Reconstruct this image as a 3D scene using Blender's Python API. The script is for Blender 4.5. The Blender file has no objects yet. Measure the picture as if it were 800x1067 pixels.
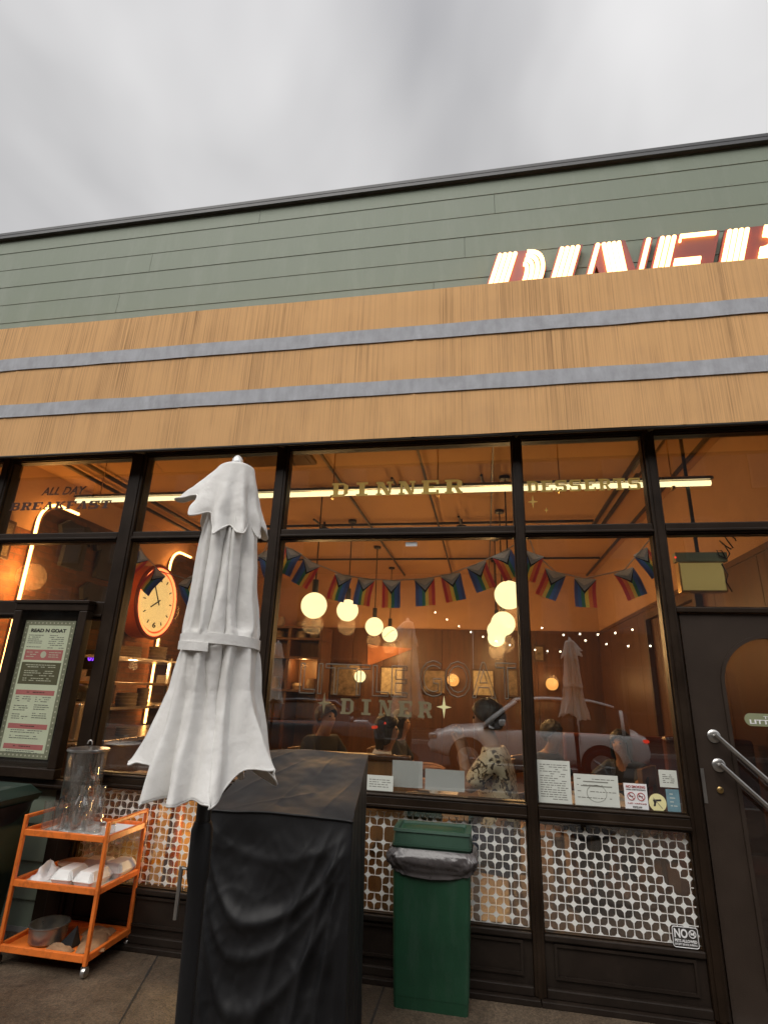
import bpy, bmesh, math, random
from mathutils import Vector, Matrix, noise
random.seed(7)
R = math.radians
PI = math.pi
S = bpy.context.scene
COL = S.collection

# ---------------------------------------------------------------- camera
CAM = Vector((0.0, -3.7, 1.574))
CR = Vector((0.98396412, 0.17485623, 0.03521231))
CU = Vector((0.02136667, -0.31154407, 0.94999145))
CF = Vector((-0.17708211, 0.93400513, 0.31028428))
FPX = 562.54
cd = bpy.data.cameras.new('camera')
cam = bpy.data.objects.new('camera', cd)
COL.objects.link(cam)
cam.matrix_world = Matrix(((CR.x, CU.x, -CF.x, CAM.x), (CR.y, CU.y, -CF.y, CAM.y), (CR.z, CU.z, -CF.z, CAM.z), (0, 0, 0, 1)))
cd.sensor_fit = 'HORIZONTAL'
cd.sensor_width = 36.0
cd.lens = FPX / 800 * 36.0
cd.clip_start = 0.02
cd.clip_end = 2000
S.camera = cam

def at(px, py, Y):
    """the world point at depth Y (metres north of the shop glass) seen at a photo pixel"""
    d = CR * (px - 400) / FPX - CU * (py - 533.5) / FPX + CF
    return CAM + d * ((Y - CAM.y) / d.y)

# ---------------------------------------------------------------- world, sun, exposure
SUN_EL, SUN_AZ = 48, 200
W = bpy.data.worlds.new('World')
S.world = W
W.use_nodes = True
nt = W.node_tree
for n in list(nt.nodes): nt.nodes.remove(n)
def wn(t, **k):
    n = nt.nodes.new(t)
    for a, b in k.items(): setattr(n, a, b)
    return n
out = wn('ShaderNodeOutputWorld'); bg = wn('ShaderNodeBackground'); bg.inputs['Strength'].default_value = 0.1
sky = wn('ShaderNodeTexSky', sky_type='NISHITA', sun_disc=False)
sky.sun_elevation = R(SUN_EL); sky.sun_rotation = R(SUN_AZ)
hs = wn('ShaderNodeHueSaturation'); hs.inputs['Saturation'].default_value = 0.12
nt.links.new(sky.outputs[0], hs.inputs['Color'])
tc = wn('ShaderNodeTexCoord'); sx = wn('ShaderNodeSeparateXYZ'); nt.links.new(tc.outputs['Generated'], sx.inputs[0])
def wm(op, a, b=None):
    n = wn('ShaderNodeMath', operation=op)
    for i, v in enumerate((a, b)):
        if v is None: continue
        if isinstance(v, (int, float)): n.inputs[i].default_value = v
        else: nt.links.new(v, n.inputs[i])
    return n.outputs[0]
zc = wm('ADD', wm('MAXIMUM', sx.outputs['Z'], 0.0), 0.6)
cx = wn('ShaderNodeCombineXYZ')
nt.links.new(wm('DIVIDE', sx.outputs['X'], zc), cx.inputs[0]); nt.links.new(wm('DIVIDE', sx.outputs['Y'], zc), cx.inputs[1])
mp = wn('ShaderNodeMapping'); mp.inputs['Scale'].default_value = (0.95, 0.75, 1); mp.inputs['Location'].default_value = (3.1, 1.7, 0.4)
mp.inputs['Rotation'].default_value = (0, 0, 0.5)
nt.links.new(cx.outputs[0], mp.inputs['Vector'])
nz = wn('ShaderNodeTexNoise'); nz.inputs['Scale'].default_value = 2.3; nz.inputs['Detail'].default_value = 4; nz.inputs['Roughness'].default_value = 0.45
nz.inputs['Distortion'].default_value = 0.25
nt.links.new(mp.outputs[0], nz.inputs['Vector'])
cr = wn('ShaderNodeValToRGB')
e = cr.color_ramp.elements
e[0].position = 0.33; e[0].color = (0.34, 0.34, 0.36, 1)
e[1].position = 0.62; e[1].color = (0.82, 0.812, 0.815, 1)
e2 = e.new(0.47); e2.color = (0.55, 0.545, 0.555, 1)
nt.links.new(nz.outputs['Fac'], cr.inputs[0])
# the overcast is brightest on the side of the hidden sun and overhead
back = wm('MULTIPLY', wm('MAXIMUM', wm('MULTIPLY', sx.outputs['Y'], -1.0), 0.0), 2.3)
zen = wm('MULTIPLY', wm('MAXIMUM', wm('SUBTRACT', sx.outputs['Z'], 0.75), 0.0), 2.0)
gain = wm('MULTIPLY', wm('ADD', wm('ADD', back, zen), 1.0), 5.7)
vm = wn('ShaderNodeVectorMath', operation='SCALE'); nt.links.new(cr.outputs[0], vm.inputs[0]); nt.links.new(gain, vm.inputs['Scale'])
mx = wn('ShaderNodeMix', data_type='RGBA'); mx.inputs['Factor'].default_value = 0.9
nt.links.new(hs.outputs[0], mx.inputs['A']); nt.links.new(vm.outputs[0], mx.inputs['B'])
nt.links.new(mx.outputs['Result'], bg.inputs['Color']); nt.links.new(bg.outputs[0], out.inputs[0])
sl = bpy.data.lights.new('sun', 'SUN'); sl.energy = 1.35; sl.angle = R(50); sl.color = (1.0, 0.95, 0.88)
so = bpy.data.objects.new('sun', sl); COL.objects.link(so)
az = R(SUN_AZ); d = Vector((math.sin(az) * math.cos(R(SUN_EL)), math.cos(az) * math.cos(R(SUN_EL)), math.sin(R(SUN_EL))))
so.rotation_euler = (-d).to_track_quat('-Z', 'Y').to_euler(); so.location = (-3, -12, 14)
S.view_settings.view_transform = 'Standard'; S.view_settings.look = 'None'
S.view_settings.exposure = 0.75; S.view_settings.gamma = 1; S.view_settings.use_curve_mapping = False
S.render.engine = 'CYCLES'
S.cycles.use_denoising = True
try: S.cycles.denoiser = 'OPENIMAGEDENOISE'
except Exception: pass
S.cycles.max_bounces = 10; S.cycles.transparent_max_bounces = 24; S.cycles.transmission_bounces = 8
S.cycles.sample_clamp_indirect = 4.0; S.cycles.caustics_reflective = False; S.cycles.caustics_refractive = False

# ---------------------------------------------------------------- materials
def nodes(name):
    m = bpy.data.materials.new(name); m.use_nodes = True
    t = m.node_tree
    for n in list(t.nodes): t.nodes.remove(n)
    o = t.nodes.new('ShaderNodeOutputMaterial')
    def N(kind, **k):
        n = t.nodes.new(kind)
        for a, b in k.items(): setattr(n, a, b)
        return n
    def L(a, b): t.links.new(a, b)
    return m, t, o, N, L

def mat(name, col, rough=0.6, metal=0.0, var=0.25, scale=6.0, stretch=(1, 1, 1), bump=0.0, bscale=60.0, spec=0.5, coat=0.0, sheen=0.0,
        emit=None, dirt_or_haze=None, dirt_amt=0.5, dirt_scale=2.5, trans=0.0, dstretch=None):
    m, t, o, N, L = nodes(name)
    p = N('ShaderNodeBsdfPrincipled'); L(p.outputs[0], o.inputs[0])
    c = N('ShaderNodeTexCoord'); mpn = N('ShaderNodeMapping'); mpn.inputs['Scale'].default_value = stretch
    L(c.outputs['Object'], mpn.inputs[0])
    n = N('ShaderNodeTexNoise'); n.inputs['Scale'].default_value = scale; n.inputs['Detail'].default_value = 6; n.inputs['Roughness'].default_value = 0.62
    L(mpn.outputs[0], n.inputs['Vector'])
    r = N('ShaderNodeValToRGB'); L(n.outputs['Fac'], r.inputs[0])
    lo = [max(0, x * (1 - var)) for x in col]; hi = [min(1, x * (1 + var)) for x in col]
    r.color_ramp.elements[0].position = 0.3; r.color_ramp.elements[0].color = (*lo, 1)
    r.color_ramp.elements[1].position = 0.7; r.color_ramp.elements[1].color = (*hi, 1)
    colout = r.outputs[0]
    if dirt_or_haze:
        n2 = N('ShaderNodeTexNoise'); n2.inputs['Scale'].default_value = dirt_scale; n2.inputs['Detail'].default_value = 8; n2.inputs['Roughness'].default_value = 0.7
        if dstretch:
            md = N('ShaderNodeMapping'); md.inputs['Scale'].default_value = dstretch; L(c.outputs['Object'], md.inputs[0]); L(md.outputs[0], n2.inputs['Vector'])
        else: L(c.outputs['Object'], n2.inputs['Vector'])
        r2 = N('ShaderNodeValToRGB'); L(n2.outputs['Fac'], r2.inputs[0])
        r2.color_ramp.elements[0].position = 0.5; r2.color_ramp.elements[0].color = (0, 0, 0, 1)
        r2.color_ramp.elements[1].position = 0.72; r2.color_ramp.elements[1].color = (dirt_amt,) * 3 + (1,)
        mm = N('ShaderNodeMix', data_type='RGBA'); L(r2.outputs[0], mm.inputs['Factor']); L(colout, mm.inputs['A']); mm.inputs['B'].default_value = (*dirt_or_haze, 1)
        colout = mm.outputs['Result']
    L(colout, p.inputs['Base Color'])
    mr = N('ShaderNodeMapRange'); mr.inputs['To Min'].default_value = max(0.03, rough - 0.1); mr.inputs['To Max'].default_value = min(1, rough + 0.1)
    L(n.outputs['Fac'], mr.inputs[0]); L(mr.outputs[0], p.inputs['Roughness'])
    p.inputs['Metallic'].default_value = metal
    p.inputs['Specular IOR Level'].default_value = spec
    p.inputs['Coat Weight'].default_value = coat
    p.inputs['Sheen Weight'].default_value = sheen
    if bump:
        b = N('ShaderNodeTexNoise'); b.inputs['Scale'].default_value = bscale; b.inputs['Detail'].default_value = 5
        L(mpn.outputs[0], b.inputs['Vector'])
        bn = N('ShaderNodeBump'); bn.inputs['Strength'].default_value = bump; bn.inputs['Distance'].default_value = 0.01
        L(b.outputs['Fac'], bn.inputs['Height']); L(bn.outputs[0], p.inputs['Normal'])
    if emit:
        p.inputs['Emission Color'].default_value = (*emit[0], 1); p.inputs['Emission Strength'].default_value = emit[1]
    if trans:
        tr = N('ShaderNodeBsdfTranslucent'); L(colout, tr.inputs['Color'])
        ms = N('ShaderNodeMixShader'); ms.inputs[0].default_value = trans
        L(p.outputs[0], ms.inputs[1]); L(tr.outputs[0], ms.inputs[2]); L(ms.outputs[0], o.inputs[0])
    return m

def emitter(name, col, strength, var=0.0):
    m, t, o, N, L = nodes(name)
    em = N('ShaderNodeEmission'); em.inputs[0].default_value = (*col, 1); em.inputs[1].default_value = strength
    if var:
        lw = N('ShaderNodeTexCoord'); nzz = N('ShaderNodeTexNoise'); nzz.inputs['Scale'].default_value = 9
        L(lw.outputs['Object'], nzz.inputs['Vector'])
        mr = N('ShaderNodeMapRange'); mr.inputs['To Min'].default_value = strength * (1 - var); mr.inputs['To Max'].default_value = strength * (1 + var)
        L(nzz.outputs['Fac'], mr.inputs[0]); L(mr.outputs[0], em.inputs[1])
    L(em.outputs[0], o.inputs[0])
    return m

def glass_mat(name, f0=0.06, tint=(0.95, 0.96, 0.94), dirt_or_haze=0.03, rough=0.0, wobble=0.02):
    """clear sheet: Fresnel mirror over a straight see-through, a little grime on it, or a pale painted haze on the clear ware"""
    m, t, o, N, L = nodes(name)
    tr = N('ShaderNodeBsdfTransparent'); tr.inputs[0].default_value = (*tint, 1)
    gl = N('ShaderNodeBsdfGlossy'); gl.inputs['Roughness'].default_value = rough
    lw = N('ShaderNodeLayerWeight'); lw.inputs['Blend'].default_value = 0.5
    pw = N('ShaderNodeMath', operation='POWER'); L(lw.outputs['Facing'], pw.inputs[0]); pw.inputs[1].default_value = 5
    ml = N('ShaderNodeMath', operation='MULTIPLY_ADD'); L(pw.outputs[0], ml.inputs[0]); ml.inputs[1].default_value = 1 - f0; ml.inputs[2].default_value = f0
    mxs = N('ShaderNodeMixShader'); L(ml.outputs[0], mxs.inputs[0]); L(tr.outputs[0], mxs.inputs[1]); L(gl.outputs[0], mxs.inputs[2])
    c = N('ShaderNodeTexCoord')
    if wobble:
        n = N('ShaderNodeTexNoise'); n.inputs['Scale'].default_value = 1.6; n.inputs['Detail'].default_value = 1
        L(c.outputs['Object'], n.inputs['Vector'])
        b = N('ShaderNodeBump'); b.inputs['Strength'].default_value = wobble; b.inputs['Distance'].default_value = 0.05
        L(n.outputs['Fac'], b.inputs['Height']); L(b.outputs[0], gl.inputs['Normal'])
    last = mxs.outputs[0]
    if dirt_or_haze:
        df = N('ShaderNodeBsdfDiffuse'); df.inputs[0].default_value = (0.5, 0.47, 0.42, 1)
        mpn = N('ShaderNodeMapping'); mpn.inputs['Scale'].default_value = (70, 70, 22); L(c.outputs['Object'], mpn.inputs[0])
        n2 = N('ShaderNodeTexNoise'); n2.inputs['Scale'].default_value = 1.0; n2.inputs['Detail'].default_value = 4; n2.inputs['Roughness'].default_value = 0.8
        L(mpn.outputs[0], n2.inputs['Vector'])
        n3 = N('ShaderNodeTexNoise'); n3.inputs['Scale'].default_value = 1.3; n3.inputs['Detail'].default_value = 3
        L(c.outputs['Object'], n3.inputs['Vector'])
        r = N('ShaderNodeValToRGB'); L(n2.outputs['Fac'], r.inputs[0])
        r.color_ramp.elements[0].position = 0.52; r.color_ramp.elements[0].color = (0.25, 0.25, 0.25, 1)
        r.color_ramp.elements[1].position = 0.72; r.color_ramp.elements[1].color = (1, 1, 1, 1)
        m1 = N('ShaderNodeMath', operation='MULTIPLY'); L(r.outputs[0], m1.inputs[0]); L(n3.outputs['Fac'], m1.inputs[1])
        m2 = N('ShaderNodeMath', operation='MULTIPLY'); L(m1.outputs[0], m2.inputs[0]); m2.inputs[1].default_value = dirt_or_haze * 2
        ms2 = N('ShaderNodeMixShader'); L(m2.outputs[0], ms2.inputs[0]); L(last, ms2.inputs[1]); L(df.outputs[0], ms2.inputs[2]); last = ms2.outputs[0]
    L(last, o.inputs[0])
    return m

def awning_mat():
    m, t, o, N, L = nodes('awning_canvas')
    p = N('ShaderNodeBsdfPrincipled'); p.inputs['Roughness'].default_value = 0.85; p.inputs['Specular IOR Level'].default_value = 0.15
    L(p.outputs[0], o.inputs[0])
    c = N('ShaderNodeTexCoord')
    def streak(sc, det, lo, hi, loc=0.0):
        mp_ = N('ShaderNodeMapping'); mp_.inputs['Scale'].default_value = sc; mp_.inputs['Location'].default_value = (loc, loc, loc); L(c.outputs['Object'], mp_.inputs[0])
        n = N('ShaderNodeTexNoise'); n.inputs['Scale'].default_value = 1; n.inputs['Detail'].default_value = det; n.inputs['Roughness'].default_value = 0.7
        L(mp_.outputs[0], n.inputs['Vector'])
        r = N('ShaderNodeMapRange'); r.inputs['From Min'].default_value = lo; r.inputs['From Max'].default_value = hi
        L(n.outputs['Fac'], r.inputs[0]); return r.outputs[0]
    s1 = streak((105, 1, 0.28), 5, 0.42, 0.64)      # fine rain streaks
    s2 = streak((3.4, 1, 0.4), 5, 0.46, 0.70, 4)  # broad weathering
    s3 = streak((2.2, 1, 2.2), 5, 0.5, 0.8, 9)
    mul = N('ShaderNodeMath', operation='MULTIPLY'); L(s1, mul.inputs[0])
    ad = N('ShaderNodeMath', operation='MULTIPLY_ADD'); L(s2, ad.inputs[0]); ad.inputs[1].default_value = 0.95; ad.inputs[2].default_value = 0.20
    L(ad.outputs[0], mul.inputs[1])
    mx1 = N('ShaderNodeMix', data_type='RGBA'); L(mul.outputs[0], mx1.inputs['Factor'])
    mx1.inputs['A'].default_value = (0.69, 0.405, 0.185, 1); mx1.inputs['B'].default_value = (0.20, 0.112, 0.058, 1)
    mx2 = N('ShaderNodeMix', data_type='RGBA'); m4 = N('ShaderNodeMath', operation='MULTIPLY'); L(s3, m4.inputs[0]); m4.inputs[1].default_value = 0.35
    L(m4.outputs[0], mx2.inputs['Factor']); L(mx1.outputs['Result'], mx2.inputs['A']); mx2.inputs['B'].default_value = (0.52, 0.32, 0.175, 1)
    L(mx2.outputs['Result'], p.inputs['Base Color'])
    w = N('ShaderNodeTexNoise'); w.inputs['Scale'].default_value = 2.2; w.inputs['Detail'].default_value = 2
    L(c.outputs['Object'], w.inputs['Vector'])
    b = N('ShaderNodeBump'); b.inputs['Strength'].default_value = 0.35; b.inputs['Distance'].default_value = 0.04; L(w.outputs['Fac'], b.inputs['Height'])
    b2 = N('ShaderNodeBump'); b2.inputs['Strength'].default_value = 0.2; b2.inputs['Distance'].default_value = 0.004; L(s1, b2.inputs['Height']); L(b.outputs[0], b2.inputs['Normal'])
    L(b2.outputs[0], p.inputs['Normal'])
    return m

def brick_mat(name, a, b, mortar, scale=1.0, axes='xz'):
    m, t, o, N, L = nodes(name)
    p = N('ShaderNodeBsdfPrincipled'); p.inputs['Roughness'].default_value = 0.8; L(p.outputs[0], o.inputs[0])
    c = N('ShaderNodeTexCoord'); s = N('ShaderNodeSeparateXYZ'); L(c.outputs['Object'], s.inputs[0]); k = N('ShaderNodeCombineXYZ')
    L(s.outputs['X' if axes[0] == 'x' else 'Y'], k.inputs[0]); L(s.outputs['Z'], k.inputs[1])
    br = N('ShaderNodeTexBrick'); br.inputs['Color1'].default_value = (*a, 1); br.inputs['Color2'].default_value = (*b, 1); br.inputs['Mortar'].default_value = (*mortar, 1)
    br.inputs['Scale'].default_value = scale; br.inputs['Brick Width'].default_value = 0.22; br.inputs['Row Height'].default_value = 0.075; br.inputs['Mortar Size'].default_value = 0.006
    L(k.outputs[0], br.inputs['Vector'])
    n = N('ShaderNodeTexNoise'); n.inputs['Scale'].default_value = 14; n.inputs['Detail'].default_value = 5; L(c.outputs['Object'], n.inputs['Vector'])
    mm = N('ShaderNodeMix', data_type='RGBA', blend_type='MULTIPLY'); mm.inputs['Factor'].default_value = 0.8; L(br.outputs[0], mm.inputs['A'])
    r = N('ShaderNodeMapRange'); r.inputs['To Min'].default_value = 0.4; r.inputs['To Max'].default_value = 1.5; L(n.outputs['Fac'], r.inputs[0]); L(r.outputs[0], mm.inputs['B'])
    L(mm.outputs['Result'], p.inputs['Base Color'])
    bn = N('ShaderNodeBump'); bn.inputs['Strength'].default_value = 0.5; bn.inputs['Distance'].default_value = 0.01; L(br.outputs['Fac'], bn.inputs['Height']); bn.invert = True
    L(bn.outputs[0], p.inputs['Normal'])
    return m

def ground_mat():
    m, t, o, N, L = nodes('sidewalk_concrete')
    p = N('ShaderNodeBsdfPrincipled'); L(p.outputs[0], o.inputs[0])
    c = N('ShaderNodeTexCoord')
    n = N('ShaderNodeTexNoise'); n.inputs['Scale'].default_value = 1.1; n.inputs['Detail'].default_value = 7; n.inputs['Roughness'].default_value = 0.65
    L(c.outputs['Object'], n.inputs['Vector'])
    r = N('ShaderNodeValToRGB'); L(n.outputs['Fac'], r.inputs[0])
    r.color_ramp.elements[0].position = 0.32; r.color_ramp.elements[0].color = (0.056, 0.041, 0.028, 1)
    r.color_ramp.elements[1].position = 0.7; r.color_ramp.elements[1].color = (0.150, 0.112, 0.078, 1)
    v = N('ShaderNodeTexVoronoi'); v.inputs['Scale'].default_value = 120; L(c.outputs['Object'], v.inputs['Vector'])
    r2 = N('ShaderNodeValToRGB'); L(v.outputs['Color'], r2.inputs[0])
    r2.color_ramp.elements[0].position = 0.0; r2.color_ramp.elements[0].color = (0.45, 0.45, 0.45, 1)
    r2.color_ramp.elements[1].position = 0.97; r2.color_ramp.elements[1].color = (1.25, 1.2, 1.12, 1)
    e3 = r2.color_ramp.elements.new(0.985); e3.color = (2.4, 2.3, 2.2, 1)
    mm = N('ShaderNodeMix', data_type='RGBA', blend_type='MULTIPLY'); mm.inputs['Factor'].default_value = 1; L(r.outputs[0], mm.inputs['A']); L(r2.outputs[0], mm.inputs['B'])
    v3 = N('ShaderNodeTexVoronoi'); v3.inputs['Scale'].default_value = 4.2; L(c.outputs['Object'], v3.inputs['Vector'])
    r4 = N('ShaderNodeMapRange'); r4.inputs['From Min'].default_value = 0.035; r4.inputs['From Max'].default_value = 0.075; r4.inputs['To Min'].default_value = 0.45; r4.inputs['To Max'].default_value = 1.0; L(v3.outputs['Distance'], r4.inputs[0])
    n5 = N('ShaderNodeTexNoise'); n5.inputs['Scale'].default_value = 3.2; n5.inputs['Detail'].default_value = 8; n5.inputs['Roughness'].default_value = 0.75; L(c.outputs['Object'], n5.inputs['Vector'])
    r5 = N('ShaderNodeMapRange'); r5.inputs['From Min'].default_value = 0.35; r5.inputs['From Max'].default_value = 0.65; r5.inputs['To Min'].default_value = 0.62; r5.inputs['To Max'].default_value = 1.25; L(n5.outputs['Fac'], r5.inputs[0])
    m5 = N('ShaderNodeMath', operation='MULTIPLY'); L(r4.outputs[0], m5.inputs[0]); L(r5.outputs[0], m5.inputs[1])
    mm2 = N('ShaderNodeMix', data_type='RGBA', blend_type='MULTIPLY'); mm2.inputs['Factor'].default_value = 1; L(mm.outputs['Result'], mm2.inputs['A']); L(m5.outputs[0], mm2.inputs['B'])
    L(mm2.outputs['Result'], p.inputs['Base Color'])
    r3 = N('ShaderNodeMapRange'); r3.inputs['From Min'].default_value = 0.35; r3.inputs['From Max'].default_value = 0.7; r3.inputs['To Min'].default_value = 0.35; r3.inputs['To Max'].default_value = 0.75
    L(n.outputs['Fac'], r3.inputs[0]); L(r3.outputs[0], p.inputs['Roughness'])
    bn = N('ShaderNodeBump'); bn.inputs['Strength'].default_value = 0.5; bn.inputs['Distance'].default_value = 0.004; L(v.outputs['Distance'], bn.inputs['Height']); L(bn.outputs[0], p.inputs['Normal'])
    return m

def floral_mat():
    m, t, o, N, L = nodes('floral_cloth')
    p = N('ShaderNodeBsdfPrincipled'); p.inputs['Roughness'].default_value = 0.8; L(p.outputs[0], o.inputs[0])
    c = N('ShaderNodeTexCoord'); n = N('ShaderNodeTexNoise'); n.inputs['Scale'].default_value = 22; n.inputs['Detail'].default_value = 3; n.inputs['Distortion'].default_value = 1.2
    L(c.outputs['Object'], n.inputs['Vector'])
    r = N('ShaderNodeValToRGB'); r.color_ramp.interpolation = 'CONSTANT'; L(n.outputs['Fac'], r.inputs[0])
    r.color_ramp.elements[0].position = 0; r.color_ramp.elements[0].color = (0.70, 0.60, 0.42, 1)
    r.color_ramp.elements[1].position = 0.58; r.color_ramp.elements[1].color = (0.04, 0.025, 0.015, 1)
    x = r.color_ramp.elements.new(0.54); x.color = (0.28, 0.18, 0.08, 1)
    L(r.outputs[0], p.inputs['Base Color'])
    return m

def siding_mat():
    m = mat('green_siding', (0.172, 0.206, 0.152), rough=0.6, var=0.07, scale=1.2, stretch=(1.5, 1, 0.3), bump=0.06, bscale=40, dirt_or_haze=(0.27, 0.295, 0.245), dirt_amt=0.35, dirt_scale=1.3, dstretch=(2.6, 1, .55))
    return m

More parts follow.
